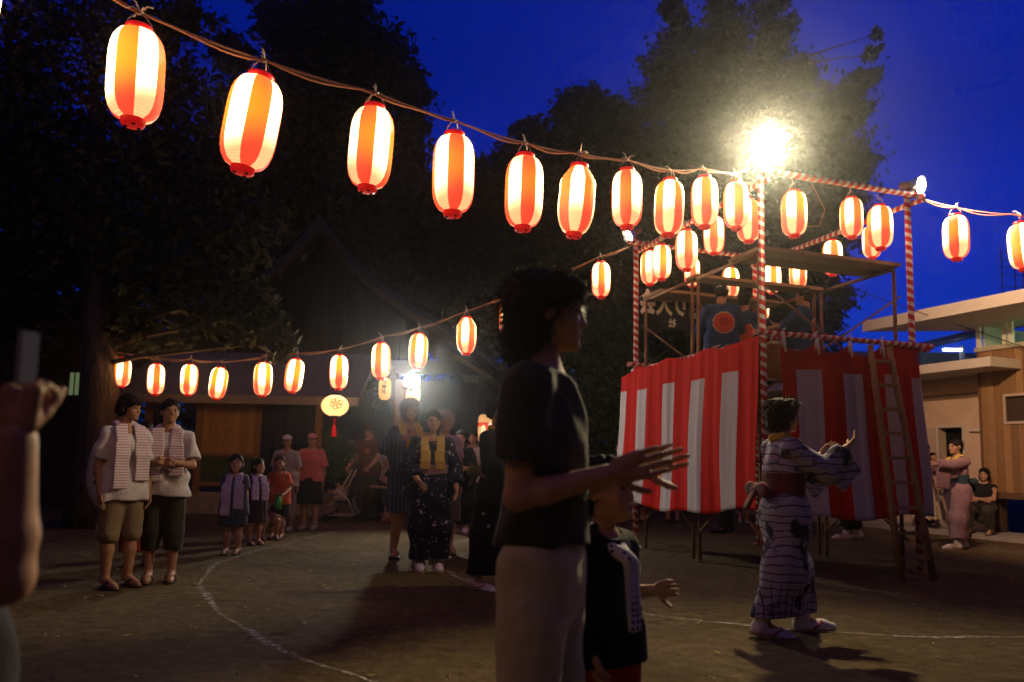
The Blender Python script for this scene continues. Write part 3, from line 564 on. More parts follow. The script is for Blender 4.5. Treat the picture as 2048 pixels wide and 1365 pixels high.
# ================================================================== ladder
def ladder():
    b0=G(1803,1163); b1=G(1868,1160); tp=TF+E1*(TA*.70)-E2*.24+Zv*2.46; ax=(b1-b0).normalized(); w=.40
    l=empty('ladder',(b0+b1)/2,0,'wooden ladder leaning against the right face of the tower','ladder')
    wd=wood('ladder_wood',(.40,.25,.11),(3,3,.8)); t0=tp-ax*.13; t1=tp+ax*.13
    for a,b in ((b0,t0),(b1,t1)): MB().tube([a,a.lerp(b,.33),a.lerp(b,.66),b],[.036,.035,.033,.03],10).build('ladder_rail',wd,l)
    for i in range(9):
        f=.09+i*.105; MB().bar(b0.lerp(t0,f)-ax*.03,b1.lerp(t1,f)+ax*.03,.05,.035).build('rung',wd,l)
ladder()
# ================================================================== lanterns
def paper(name, lo, hi):
    m=bpy.data.materials.new(name); m.use_nodes=True; N,L=nodes(m); b=N['Principled BSDF']; b.inputs['Base Color'].default_value=(.25,.2,.15,1); b.inputs['Roughness'].default_value=.6
    t=N.new('ShaderNodeTexCoord'); s=N.new('ShaderNodeSeparateXYZ'); L(t.outputs['Object'],s.inputs[0])
    # no bulb inside: its hot spot is painted as emission around an off-axis point
    oi=N.new('ShaderNodeObjectInfo'); an=N.new('ShaderNodeMath'); an.operation='MULTIPLY'; an.inputs[1].default_value=37.; L(oi.outputs['Random'],an.inputs[0])
    cs_=N.new('ShaderNodeMath'); cs_.operation='COSINE'; L(an.outputs[0],cs_.inputs[0]); sn_=N.new('ShaderNodeMath'); sn_.operation='SINE'; L(an.outputs[0],sn_.inputs[0])
    cb=N.new('ShaderNodeCombineXYZ'); bz=N.new('ShaderNodeMapRange'); bz.inputs[3].default_value=.03; bz.inputs[4].default_value=.13; L(oi.outputs['Random'],bz.inputs[0]); L(bz.outputs[0],cb.inputs[2])
    for k_,q_ in ((0,cs_),(1,sn_)):
        mm=N.new('ShaderNodeMath'); mm.operation='MULTIPLY'; mm.inputs[1].default_value=.045; L(q_.outputs[0],mm.inputs[0]); L(mm.outputs[0],cb.inputs[k_])
    ds=N.new('ShaderNodeVectorMath'); ds.operation='DISTANCE'; L(t.outputs['Object'],ds.inputs[0]); L(cb.outputs[0],ds.inputs[1])
    r=N.new('ShaderNodeMapRange'); r.interpolation_type='SMOOTHSTEP'; r.inputs[1].default_value=.275; r.inputs[2].default_value=.105; L(ds.outputs['Value'],r.inputs[0])
    x=N.new('ShaderNodeMix'); x.data_type='RGBA'; x.inputs[6].default_value=(*lo,1); x.inputs[7].default_value=(*hi,1); L(r.outputs[0],x.inputs[0]); L(x.outputs[2],b.inputs['Emission Color'])
    # bamboo hoops under the paper
    w=N.new('ShaderNodeMath'); w.operation='MULTIPLY'; w.inputs[1].default_value=2*pi/.0125; L(s.outputs[2],w.inputs[0]); sn=N.new('ShaderNodeMath'); sn.operation='SINE'; L(w.outputs[0],sn.inputs[0])
    o=N.new('ShaderNodeObjectInfo'); q=N.new('ShaderNodeMapRange'); q.inputs[3].default_value=.8; q.inputs[4].default_value=1.2; L(o.outputs['Random'],q.inputs[0])
    k=N.new('ShaderNodeMath'); k.operation='MULTIPLY_ADD'; k.inputs[1].default_value=.13; L(sn.outputs[0],k.inputs[0]); L(q.outputs[0],k.inputs[2])
    e=N.new('ShaderNodeMath'); e.operation='MULTIPLY'; e.inputs[1].default_value=1.; L(k.outputs[0],e.inputs[0]); L(e.outputs[0],b.inputs['Emission Strength']); return m
PW=paper('lit_white_paper',(1.35,.58,.24),(12.5,8.2,3.7)); PR=paper('lit_red_paper',(1.1,.065,.026),(3.,.50,.012))
REDP=mat('lit_red_plastic',(.55,.012,.01),.35,spec=.5); REDP.node_tree.nodes['Principled BSDF'].inputs['Emission Color'].default_value=(1,.01,.01,1); REDP.node_tree.nodes['Principled BSDF'].inputs['Emission Strength'].default_value=.28; BLKP=mat('black_plastic',(.02,.015,.015),.4); WIRE=mat('wire',(.35,.3,.26),.4,metal=.7); CORD=mat('cord',(.42,.2,.11),.7); TIE=mat('tie_string',(.7,.62,.5),.8)  # red parts emit, in place of bulb light shining through the caps
def lantern_meshes():
    out={}
    for shape in ('round','taper'):
        prof=[]; n=26
        for i in range(n+1):
            t=i/n; z=-.235+.47*t
            if shape=='round': r=.072+.083*min(1,(1-abs(2*t-1)**4.2))**.62
            else: r=.072+.080*min(1.,(1-t)/.22)**.9 if t>.5 else .072+.083*(1-abs(2*t-1)**3.)**.7
            prof.append((r+.0014*(i%2),z))
        out[shape]=MB().lathe(prof,n=32,caps=False,mfn=lambda k,i:1 if (k//4)%2 else 0).mesh('paper_'+shape)
        for m in (PW,PR): out[shape].materials.append(m)
    out['top']=MB().lathe([(.066,.230),(.078,.232),(.078,.26),(.066,.262),(.03,.263)],n=24).mesh('cap'); out['top'].materials.append(REDP)
    out['bot']=MB().lathe([(.02,-.268),(.062,-.266),(.068,-.258),(.068,-.240),(.074,-.232)],n=24).mesh('cap'); out['bot'].materials.append(REDP)
    for q,a in enumerate((0.6,2.7,4.8)): out['stud%d'%q]=MB().lathe([(.004,-.275),(.011,-.273),(.011,-.267)],(.042*math.cos(a),.042*math.sin(a),0),8).mesh('stud'); out['stud%d'%q].materials.append(BLKP)
    mb=MB(); mb.tube([(.07,0,.25),(.065,0,.29),(.03,0,.325),(0,0,.335),(-.03,0,.325),(-.065,0,.29),(-.07,0,.25)],.0028,5); out['hook']=mb.mesh('hook'); out['hook'].materials.append(WIRE)
    for v in range(3):
        rnd=random.Random(40+v); mb=MB(); mb.tube([(-.012,-.012,.325),(.016,0,.345),(-.012,.012,.362),(.014,0,.335)],.007,5)
        for i in range(4+v):
            a=rnd.uniform(0,6.28); e=rnd.uniform(-.9,1.1); ln=rnd.uniform(.04,.1); d=Vector((math.cos(a)*math.cos(e),math.sin(a)*math.cos(e),math.sin(e)))*ln
            mb.tube([(0,0,.345),Vector((0,0,.35))+d*.55+Vector((0,0,.012)),Vector((0,0,.345))+d],[.005,.0045,.0035],5)
        out['tie%d'%v]=mb.mesh('tie'); out['tie%d'%v].materials.append(TIE)
    return out
LM=lantern_meshes(); lrnd=random.Random(77)
def lantern(label,group,c,scale,lean=0.,rz=None,shape='round',sy=1.,leanx=0.):
    """c: centre of the shade; leans about the hanging point"""
    piv=Vector((0,0,.34*scale)); R=Euler((rad(leanx),rad(lean),0)).to_matrix()
    o=empty('paper_lantern',c+piv-R@piv,0,label,'lantern',group); o.rotation_euler=(rad(leanx),rad(lean),lrnd.uniform(0,6.28) if rz is None else rz); o.rotation_mode='XYZ'; o.scale=(scale*sy,scale*sy,scale)
    # spin about own axis first, then lean
    o.rotation_euler=(R.to_4x4()@Matrix.Rotation(o.rotation_euler[2],4,'Z')).to_euler()
    link('paper_shade',LM[shape],o); link('top_cap',LM['top'],o); b=link('bottom_cap',LM['bot'],o); [link('stud',LM['stud%d'%q],b) for q in range(3)]; link('wire_hook',LM['hook'],o); link('string_tie',LM['tie%d'%lrnd.randrange(3)],o)
    return o, c+piv+Vector((0,0,.002))
def cable(name,label,pts,sag=.02,r=.006,two=True):
    pts=[Vector(p) for p in pts]; base=pts[0].copy(); root=empty(name,base,0,label,'cable')
    for j in range(2 if two else 1):
        q=[]
        for i in range(len(pts)-1):
            a,b=pts[i],pts[i+1]; n=8
            for k in range(n):
                t=k/n; q.append(a.lerp(b,t)+Vector((0,0,-sag*4*t*(1-t)*(1+.9*j)-(.004 if j else 0)+(.012*math.sin(i*2.1+t*6.28) if j else 0))))
        q.append(pts[-1]); MB().tube(q,r,6).build('cord',CORD,root)
    return root
def plane_Y(u,v,a,b):
    """depth at which the ray through (u,v) meets the vertical plane through a and b"""
    d=ray(u,v); ex,ey=b[0]-a[0],b[1]-a[1]; t=(a[0]*ey-a[1]*ex)/(d[0]*ey-d[1]*ex); return d[1]*t
near_a=(-1.93,3.79); near_b=(TF.x-.12,TF.y-.12)
G1='big lanterns on the near cable'; hp=[]
NL=[(-58,-40,240,2,'round','lantern cut off by the upper left corner of the picture'),
 (272,152,216,0,'round','first whole lantern of the near row, with dark studs underneath'),
 (522,249,216,8,'round','second lantern of the near row, swinging to the left'),
 (748,297,186,3,'round','third lantern of the near row, in front of the dark trees'),
 (907,349,179,0,'round','fourth lantern of the near row, hung on a looped white string'),
 (1050,385,163,1,'round','fifth lantern of the near row, left of the tapered one'),
 (1160,402,156,4,'taper','sixth lantern of the near row, with a tapered shoulder'),
 (1254,398,129,0,'round','seventh lantern of the near row, just above the far cable end'),
 (1341,416,124,2,'round','eighth lantern of the near row, under the shaggy string knot'),
 (1409,405,112,0,'round','ninth lantern of the near row, two places from the tower corner'),
 (1472,411,104,0,'round','last lantern of the near row, beside the front tower corner')]
spin=[.2,.5,.95,.35,.6,.62,1.1,.15,.95,.3,.35]
for (u,v,h,ln,sh,lab),sp in zip(NL,spin):
    Y=plane_Y(u,v,near_a,near_b); c=P(u,v,Y); _,k=lantern(lab,G1,c,h/FOC*Y/.53,ln,sp,sh,sy=.86 if u<600 else .82); hp.append(k)
d0=(hp[0]-hp[1])*.9; more=[]; nm=('first','second','third','fourth','fifth','sixth','seventh')
pole=hp[0]+d0*2.4; off=[hp[0]+d0,hp[0]+d0*2.]+[pole+Vector((.62*i,-.78*i,-.06*i)) for i in (1,2,3,4,5)]     # unseen lanterns and turning pole, added as fill light for the foreground
for i,c in enumerate(off):
    _,k=lantern('%s added fill lantern of the near cable beyond the left edge of the picture'%nm[i],G1+' added out of frame',Vector((c.x,c.y,3.05)),1.05,0,.3*i,sy=.85); more.append(k)
    if i==1: more.append(Vector((pole.x,pole.y,3.5)))
pr=empty('added_cable_pole',(pole.x,pole.y,0),0,'added bamboo pole carrying the near cable outside the left edge','pole'); MB().tube([(pole.x,pole.y,0),(pole.x,pole.y,1.8),(pole.x,pole.y,3.7)],[.045,.042,.035],10).build('pole',wood('pole_bamboo',(.4,.3,.13),(4,4,.5)),pr); MB().tube([(pole.x-.12,pole.y,3.5),(pole.x+.12,pole.y,3.5)],.02,8).build('cross_peg',wood('pole_bamboo',(.4,.3,.13),(4,4,.5)),pr)
cable('lantern_cable','pair of cords carrying the near row of big lanterns',list(reversed(more))+hp+[Vector((TF.x-.06,TF.y-.08,Z_TOP+.1))],.012,.007)
far_a=(TL.x-.1,TL.y+.1); e_=P(246,745,12.2); far_b=(e_.x,e_.y); G2='small lanterns on the far cable'; hp=[]
FL_=[(1202,560,77,0,'round','small lantern nearest the tower on the far cable'),(1018,636,76,1,'round','small lantern half hidden behind the head in front'),(933,672,80,0,'taper','small tapered red lantern on the far cable'),(838,703,76,2,'round','small lantern straight above the pole floodlight'),
 (762,722,77,0,'round','small lantern left of the pole floodlight'),(678,745,73,0,'round','small lantern above the round crest lantern'),(593,752,72,6,'round','small lantern swinging left at the middle of the far cable'),(526,759,72,0,'round','fifth small lantern from the left end of the far cable'),
 (441,767,68,6,'round','fourth small lantern from the left end, swinging left'),(379,760,66,1,'round','third small lantern from the left end of the far cable'),(312,759,66,0,'round','second small lantern from the left end of the far cable'),(246,745,62,1,'round','leftmost small lantern of the far cable, beside the trunk')]
for i,(u,v,h,ln,sh,lab) in enumerate(FL_):
    Y=plane_Y(u,v,far_a,far_b); c=P(u,v,Y); _,k=lantern(lab,G2,c,h/FOC*Y/.53,ln,.35+.37*i,sh,sy=.83); hp.append(k)
cable('lantern_cable','pair of cords carrying the far row of small lanterns',[Vector((TL.x-.1,TL.y+.08,Z_TOP+.02))]+hp+[hp[-1]+Vector((-.75,.1,.02))],.015,.006)
G3='lanterns on the right-hand cable'; hp=[]  # lanterns past the right edge are unseen, added as fill light
for u,v,h,Y,lab in ((1912,475,98,8.1,'lantern just right of the tower against the blue sky'),(2042,493,104,7.8,'lantern cut off by the right edge of the picture'),(2190,512,108,7.5,'added fill lantern of the right-hand cable just outside the right edge'),(2350,530,114,7.1,'second added fill lantern of the right-hand cable outside the picture'),(2540,550,120,6.7,'third added fill lantern of the right-hand cable outside the picture'),(2760,570,128,6.3,'fourth added fill lantern of the right-hand cable outside the picture'),(3020,590,136,5.9,'fifth added fill lantern of the right-hand cable outside the picture')):
    c=P(u,v,Y); _,k=lantern(lab,G3,c,h/FOC*Y/.53,0 if u<2000 else -3,.9+u,'round',sy=.84); hp.append(k)
cable('lantern_cable','cords running from the tower out to the right',[Vector((TR.x+.08,TR.y-.08,Z_TOP+.04))]+hp+[hp[-1]+(hp[-1]-hp[-2])*1.6],.02,.006)
# lanterns round the tower top
G4='lanterns hung round the tower top'; fr=[]
def tl(u,v,h,a,b,lab,off=.1,ln=0,sp=None,ny=None):
    Y=plane_Y(u,v,a,b) if ny is None else ny; c=P(u,v,Y); lantern(lab,G4,c,h/FOC*Y/.53,ln,sp,'round',sy=.85)
f2=TF-E2*.05; r2=TR-E2*.05
tl(1588,428,100,f2,r2,'lantern right of the front post under the wrapped beam',sp=.6)
tl(1703,436,88,f2,r2,'lantern near the right tower corner, the smaller of the front pair',sp=.55)
tl(1760,455,96,TR+E1*.02-E2*.12,TF-E2*.12,'lantern at the right tower corner overlapping another behind',sp=.4)
tl(1744,484,72,TR+E1*.05,TBk+E1*.05,'lantern hidden behind the right corner lantern',sp=1.,ny=8.75)
tl(1665,516,76,TR,TBk,'lantern cut by the upper deck at the rear right',sp=.2,ny=9.9)
tl(1497,442,94,TF-E1*.05,TL-E1*.05,'lantern tucked behind the last lantern of the near row',sp=.75)
tl(1428,471,82,TF-E1*.05,TL-E1*.05,'lantern behind the ninth lantern of the near row',sp=.1)
tl(1373,501,88,TF-E1*.1,TL-E1*.1,'lantern in the middle of the left tower beam',sp=.38)
tl(1323,525,76,TF-E1*.06,TL-E1*.06,'front one of two lanterns at the left tower corner',sp=.4)
tl(1300,536,74,TL,TBk,'rear one of two lanterns at the left tower corner',sp=.9,ny=10.45)
tl(1384,545,62,TL,TBk,'small lantern half hidden behind the left scaffold frame',sp=.3,ny=10.6)
tl(1461,566,66,TL,TBk,'lantern seen under the upper deck behind the drummers',sp=.5,ny=10.8)
tl(1545,557,66,TL,TBk,'lantern seen just right of the front post under the deck',sp=.2,ny=10.9)
tl(1596,548,66,TBk,TL,'lantern above the head of the seated drummer',sp=.6,ny=11.05)
tl(1527,622,40,TBk,TL,'tiny lantern low behind the front post',sp=.6,ny=13.0)
# cords drooping from the beams
tag(MB().tube([P(1620,360,8.),P(1650,420,8.02),P(1640,452,8.1),P(1600,455,8.05),P(1570,430,7.95)],.005,5).build('loose_cord',CORD),'slack cord looping under the right wrapped beam','cable')
# ================================================================== floodlights
def floodlight(name,label,c,aim,r,strength,group='floodlights of the dance ground',col=(1.,.92,.72),post=None):
    c=Vector(c); d=(Vector(aim)-c).normalized(); o=empty(name,c,0,label,'floodlight',group); o.rotation_euler=d.to_track_quat('Z','Y').to_euler()
    hs=mat('flood_housing',(.16,.06,.03),.5,metal=.2,spec=.5); sil=mat('flood_reflector',(.8,.8,.78),.25,metal=.8)
    link('reflector',MB().lathe([(r*.35,-.6*r),(r*.8,-.35*r),(r*1.06,.35*r),(r*1.1,.36*r),(r*1.1,.3*r),(r*.85,-.42*r),(r*.4,-.7*r)],n=24,caps=False).mesh('refl'),o,sil)
    link('lamp_face',MB().lathe([(0.002,.10*r),(r*.4,.08*r),(r*.75,-.0*r),(r*.93,-.12*r)],n=24,caps=False).mesh('face'),o,emit('flood_%s'%int(strength),col,strength))
    link('socket',MB().lathe([(r*.34,-2.1*r),(r*.42,-2.05*r),(r*.46,-1.2*r),(r*.62,-.62*r),(r*.5,-.6*r)],n=16).mesh('sock'),o,hs)
    link('bracket',MB().tube([(r*.3,0,-1.6*r),(r*.9,0,-1.5*r),(r*1.3,0,-1.0*r),(r*1.35,0,-.2*r)],r*.12,6).mesh('br'),o,hs)
    return o
FM=TF+Vector((.02,-.12,Z_TOP+.27))
floodlight('floodlight','dazzling floodlight on the front corner of the tower',FM,(.2,2.0,4.1),.12,3700.,col=(1.,.82,.46))
fr_=floodlight('floodlight','floodlight on the right corner of the tower turned to the right',TR+Vector((.2,-.1,Z_TOP+.12)),TR+Vector((2.2,-2.7,Z_TOP-.7)),.10,90.)
floodlight('floodlight','floodlight on the left corner of the tower turned to the left',TL+Vector((-.2,-.0,Z_TOP+.12)),TL+Vector((-4.,-1.2,Z_TOP-2.2)),.10,60.)
def beam(parent,d,power,col,cone):
    """spot added at a floodlight to brighten what its face misses"""
    l=bpy.data.lights.new('beam','SPOT'); l.energy=power; l.color=col; l.spot_size=rad(cone); l.spot_blend=.6; l.shadow_soft_size=.09
    o=bpy.data.objects.new('beam',l); COL.objects.link(o); o.parent=parent; R=parent.matrix_basis.to_3x3(); o.location=(0,0,.12); o.rotation_euler=(R.inverted()@Vector(d).normalized().to_track_quat('-Z','Y').to_matrix()).to_euler(); return o
beam(fr_,(4.5,1.9,-1.3),780,(1.,.62,.36),112)  # extra spot to brighten the hall, aimed off the lamp's face
def lamp_post():
    q=P(795,960,13.); q.z=0; o=empty('lamp_post',q,0,'plain wooden post carrying the far floodlight','post'); wd=wood('post_wood',(.4,.23,.1),(4,4,.5))
    zt=P(795,760,13.).z; MB().box((q.x,q.y,zt/2),(.075,.075,zt/2)).build('post',wd,o); a=P(825,775,12.9); MB().bar((q.x,q.y-.02,a.z-.02),(a.x,q.y-.02,a.z-.02),.06,.06).build('arm',wd,o)
lamp_post(); fp=P(824,762,12.75)
floodlight('floodlight','floodlight on a wooden post above the white-haired dancers',fp,(1.2,3.5,1.6),.13,900.,col=(1.,.95,.82))
# ================================================================== shrine lanterns
def white_paper(name,lo,hi):
    return paper(name,lo,hi)
SW=paper('lit_cream_paper',(1.5,.72,.25),(2.3,1.45,.6))
def text_mesh(body,size,off=.0,ext=.002,bend=None,mirror=False,align='CENTER'):
    c=bpy.data.curves.new('t','FONT'); c.body=body; c.size=size; c.offset=off; c.extrude=ext; c.align_x=align; c.align_y='CENTER'; c.resolution_u=3
    o=bpy.data.objects.new('t',c); COL.objects.link(o); dg=bpy.context.evaluated_depsgraph_get(); me=bpy.data.meshes.new_from_object(o.evaluated_get(dg)); bpy.data.objects.remove(o)
    n=len(me.vertices); co=np.zeros(n*3,np.float32); me.vertices.foreach_get('co',co); co=co.reshape(-1,3)
    if mirror: co[:,0]*=-1
    x,y,z=co[:,0].copy(),co[:,1].copy(),co[:,2].copy()
    if bend: a=x/bend; co[:,0]=(bend+z)*np.sin(a); co[:,1]=-(bend+z)*np.cos(a); co[:,2]=y
    else: co[:,0]=x; co[:,1]=-z; co[:,2]=y
    me.vertices.foreach_set('co',co.ravel()); me.update(); return me
def shrine_lanterns():
    # round crest lantern under the pavilion eave
    Y=13.9; c=P(670,812,Y); r=27/FOC*Y; o=empty('crest_lantern',c,0,'round cream lantern with a flower crest and a red tassel','lantern')
    prof=[(r*math.cos(a)*1.0,r*.8*math.sin(a)) for a in [(-1.25+2.5*i/14) for i in range(15)]]
    link('paper_shade',MB().lathe(prof,n=28,caps=False).mesh('s'),o,SW); ink=mat('crest_ink',(.62,.27,.10),.8)
    link('top_cap',MB().lathe([(r*.3,r*.76),(r*.42,r*.78),(r*.42,r*.9),(r*.3,r*.92)],n=18).mesh('t'),o,BLKP); link('bottom_cap',MB().lathe([(r*.3,-r*.92),(r*.4,-r*.9),(r*.4,-r*.76),(r*.3,-r*.74)],n=18).mesh('b'),o,BLKP)
    mb=MB()
    for k in range(6):
        a=k*pi/3+.3; cx,cz=.42*r*.62*math.cos(a),.42*r*.62*math.sin(a)
        pts=[]
        for j in range(13):
            b=2*pi*j/12; x=cx+.16*r*math.cos(b)+.3*r; z=cz+.16*r*math.sin(b)+.12*r; yy=-math.sqrt(max(r*r-x*x-(z/.8)**2,.0))-.004; pts.append((x,yy,z))
        mb.tube(pts,.006,5)
    link('flower_crest',mb.mesh('f'),o,ink)
    link('tassel',MB().tube([(0,0,-r*.92),(0,0,-r*1.35)],.012,6).lathe([(.015,-r*2.3),(.05,-r*2.25),(.035,-r*1.7),(.02,-r*1.4)],n=10).mesh('ta'),o,REDP)
    # tall written lantern by the sapling
    Y=15.; c=P(770,778,Y); hh=44/FOC*Y; o=empty('written_lantern',c,0,'tall cream lantern with black brush writing left of the pole','lantern')
    rr=.125; prof=[(rr*(1-abs(2*i/14-1)**4)**.5*.55+rr*.45,-hh/2+hh*i/14) for i in range(15)]
    link('paper_shade',MB().lathe(prof,n=20,caps=False).mesh('s'),o,paper('lit_amber_paper',(.95,.45,.13),(1.1,.62,.22)))
    tm=text_mesh('御\n神\n社',.095,.003,.001,bend=rr+.004); link('brush_writing',tm,o,mat('ink',(.03,.025,.02),.8)).location=(0,0,.02)
    # narrow lanterns on the pole
    for u,v,h,w,lab in ((803,792,50,7,'slim edge-on cream lantern right of the wooden post'),(826,790,34,14,'cream lantern hanging directly under the pole floodlight')):
        Y=13.2; c=P(u,v,Y); hh=h/FOC*Y; rr=w/FOC*Y; o=empty('post_lantern',c,0,lab,'lantern'); prof=[(rr*(.6+.4*(1-abs(2*i/10-1)**4)**.5),-hh/2+hh*i/10) for i in range(11)]
        link('paper_shade',MB().lathe(prof,n=16,caps=False).mesh('s'),o,MATS.get('x') or SW); link('bottom_cap',MB().lathe([(rr*.4,-hh/2-.03),(rr*.6,-hh/2)],n=12).mesh('b'),o,BLKP)
    # lantern with red and white bands
    Y=14.5; c=P(972,858,Y); hh=56/FOC*Y; rr=16/FOC*Y; o=empty('banded_lantern',c,0,'cream lantern with red band and white crest right of the striped shirt','lantern')
    prof=[(rr*(.72+.28*(1-abs(2*i/14-1)**4)**.5),-hh/2+hh*i/14) for i in range(15)]
    am=paper('lit_dull_paper',(.75,.36,.12),(.9,.5,.2)); rd=paper('lit_red_band',(.7,.03,.01),(.8,.06,.015)); wb=paper('lit_white_mark',(1.2,.9,.5),(1.3,1.,.6))
    me=MB().lathe(prof,n=20,caps=False,mfn=lambda k,i:1 if (8<=i<=9 or (15<=k<=18 and 4<=i<=9)) else 0).mesh('s'); me.materials.append(am); me.materials.append(rd); link('paper_shade',me,o)
    for dx,dz,s in ((-.045,-.03,.05),(.085,.03,.045),(.06,-.05,.03)):
        pts=[]
        for j in range(13):
            b=2*pi*j/12; x=dx+s*.55*math.cos(b); z=dz+s*1.7*math.sin(b); pts.append((x,-math.sqrt(max(rr*rr-x*x,1e-4))-.004,z))
        link('white_mark',MB().tube(pts,.013,5).mesh('w'),o,wb)
    link('top_cap',MB().lathe([(rr*.5,hh/2),(rr*.7,hh/2+.01),(rr*.7,hh/2+.05),(rr*.5,hh/2+.06)],n=16).mesh('t'),o,BLKP)
    # red lamp glinting through leaves at the far left
    Y=17.5; c=P(74,704,Y); o=empty('red_lamp',c,0,'red lamp glinting through leaves at the far left','lantern'); link('paper_shade',MB().lathe([(.05,-.26),(.15,-.2),(.17,0),(.15,.2),(.05,.26)],n=18,caps=False,mfn=lambda k,i:1 if k%3 else 0).mesh('s'),o,[SW,PR])
    link('top_cap',MB().lathe([(.04,.26),(.07,.27),(.07,.31),(.04,.32)],n=12).mesh('t'),o,BLKP)
shrine_lanterns()
tree('twig_spray','leafy twigs in front of the red lamp','twigs',40,16.8,[(60,690,22,0),(80,720,22,0),(95,690,16,0),(60,730,14,0)],34,.04,LEAF_A,21,.04,clump=.5,zmin=.1,inner=False)
# ================================================================== stage banner, drum
def banner():
    a=TL+E1*.02-E2*.06; b=TBk-E1*.15-E2*.06; z1=P(1300,578,10.3).z; z0=P(1380,662,10.4).z; w=(b-a).length; h=z1-z0; c=(a+b)/2; o=empty('name_banner',Vector((c.x,c.y,(z0+z1)/2)),TH,'dark banner with white brush characters seen from behind','banner')
    V=[];F=[];nx,nz=40,10
    for i in range(nx+1):
        for j in range(nz+1): s=i/nx; t=j/nz; V.append(((s-.5)*w,.012*math.sin(s*22)+.008*math.sin(t*6+s*5),h/2-h*t*(1+.02*math.sin(s*9))))
    for i in range(nx):
        for j in range(nz): q=i*(nz+1)+j; F.append((q,q+1,q+nz+2,q+nz+1))
    link('cloth',mesh_np('bn',V,F),o,mat('banner_navy',(.015,.014,.03),.9))
    ink=mat('banner_white',(.85,.8,.76),.9)
    tm=text_mesh('奉納盆踊り大会',.30,.012,.002,mirror=True); t=link('brush_lettering',tm,o,ink); t.location=(-.06,-.03,.05); t.scale=(.86,1,1.2)
    t2=text_mesh('社',.13,.003,.002,mirror=True); t=link('small_lettering',t2,o,ink); t.location=(-.45,-.028,-h*.36)
banner()
def drum(c,r,ln,label,rz,tilt):
    o=empty('taiko_drum',c,rz,label,'drum'); o.rotation_euler=(tilt,0,rz); wd=wood('drum_wood',(.33,.15,.05),(3,3,1.)); sk=mat('drum_skin',(.62,.5,.34),.7,var=.1)
    link('barrel',MB().lathe([(r*.86,-ln/2),(r*.97,-ln*.3),(r*1.05,0),(r*.97,ln*.3),(r*.86,ln/2)],n=28,caps=False).mesh('b'),o,wd)
    for s in (-1,1):
        h=link('drum_head',MB().lathe([(.01,s*(ln/2+.004)),(r*.86,s*(ln/2+.002)),(r*.9,s*(ln/2-.02)),(r*.9,s*(ln/2-.05))],n=28,caps=False).mesh('h'),o,sk)
        mb=MB()
        for k in range(20): a=2*pi*k/20; mb.lathe([(.004,-.006),(.009,0),(.004,.006)],(r*.93*math.cos(a),r*.93*math.sin(a),s*(ln/2-.03)),6)
        link('stud_ring',mb.mesh('st'),h,BLKP)
    mb=MB()
    for s in (-1,1): mb.bar((s*r*.9,0,-ln*.2),(s*r*1.25,0,-ln*1.1),.05,.05)
    link('stand',mb.mesh('sd'),o,wd)
drum(TC+E1*.15+E2*.1+Zv*(Z_F1+.75),.27,.5,'big barrel drum on the tower stage',0,rad(8))
# ================================================================== implicit-surface modeller (bodies and clothes)
def nrm(v): v=np.asarray(v,float); return v/(np.linalg.norm(v)+1e-12)
def cone(a,b,ra,rb,flat=None):
    a=np.asarray(a,float); b=np.asarray(b,float); r=max(ra,rb)
    def f(X,Y,Z):
        if flat is not None:
            n,s=np.asarray(flat[0],float),flat[1]; q=(X*n[0]+Y*n[1]+Z*n[2])*(s-1); X2,Y2,Z2=X+q*n[0],Y+q*n[1],Z+q*n[2]; a2=a+n*(a@n)*(s-1); b2=b+n*(b@n)*(s-1)
        else: X2,Y2,Z2,a2,b2=X,Y,Z,a,b
        d=b2-a2; L=d@d+1e-12; x,y,z=X2-a2[0],Y2-a2[1],Z2-a2[2]; t=np.clip((x*d[0]+y*d[1]+z*d[2])/L,0,1)
        return np.sqrt((x-t*d[0])**2+(y-t*d[1])**2+(z-t*d[2])**2)-(ra+(rb-ra)*t)
    return (np.minimum(a,b)-r,np.maximum(a,b)+r,f)
def ccone(a,b,ra,rb,flat=None):
    """cone with a flat cut end at b (sleeve, trouser leg)"""
    lo,hi,f0=cone(a,b,ra,rb,flat); a=np.asarray(a,float); b=np.asarray(b,float); d=nrm(b-a)
    return (lo,hi,lambda X,Y,Z: np.maximum(f0(X,Y,Z),(X-b[0])*d[0]+(Y-b[1])*d[1]+(Z-b[2])*d[2]))
def ell(c,r,R=None):
    c=np.asarray(c,float); r=np.asarray(r,float); m=float(r.max())
    def f(X,Y,Z):
        x,y,z=X-c[0],Y-c[1],Z-c[2]
        if R is not None: x,y,z=(R[0,0]*x+R[1,0]*y+R[2,0]*z),(R[0,1]*x+R[1,1]*y+R[2,1]*z),(R[0,2]*x+R[1,2]*y+R[2,2]*z)
        k0=np.sqrt((x/r[0])**2+(y/r[1])**2+(z/r[2])**2); k1=np.sqrt((x/r[0]**2)**2+(y/r[1]**2)**2+(z/r[2]**2)**2)+1e-9
        return k0*(k0-1)/k1
    return (c-m,c+m,f)
def panel(a,u,v,th):
    """rounded flat sheet spanned by u and v from corner a"""
    a=np.asarray(a,float); u=np.asarray(u,float); v=np.asarray(v,float); v=v-u*(v@u)/(u@u+1e-12); q=np.array([a,a+u,a+v,a+u+v])
    def f(X,Y,Z):
        x,y,z=X-a[0],Y-a[1],Z-a[2]; s=np.clip((x*u[0]+y*u[1]+z*u[2])/(u@u),0,1); t=np.clip((x*v[0]+y*v[1]+z*v[2])/(v@v),0,1)
        return np.sqrt((x-s*u[0]-t*v[0])**2+(y-s*u[1]-t*v[1])**2+(z-s*u[2]-t*v[2])**2)-th
    return (q.min(0)-th,q.max(0)+th,f)
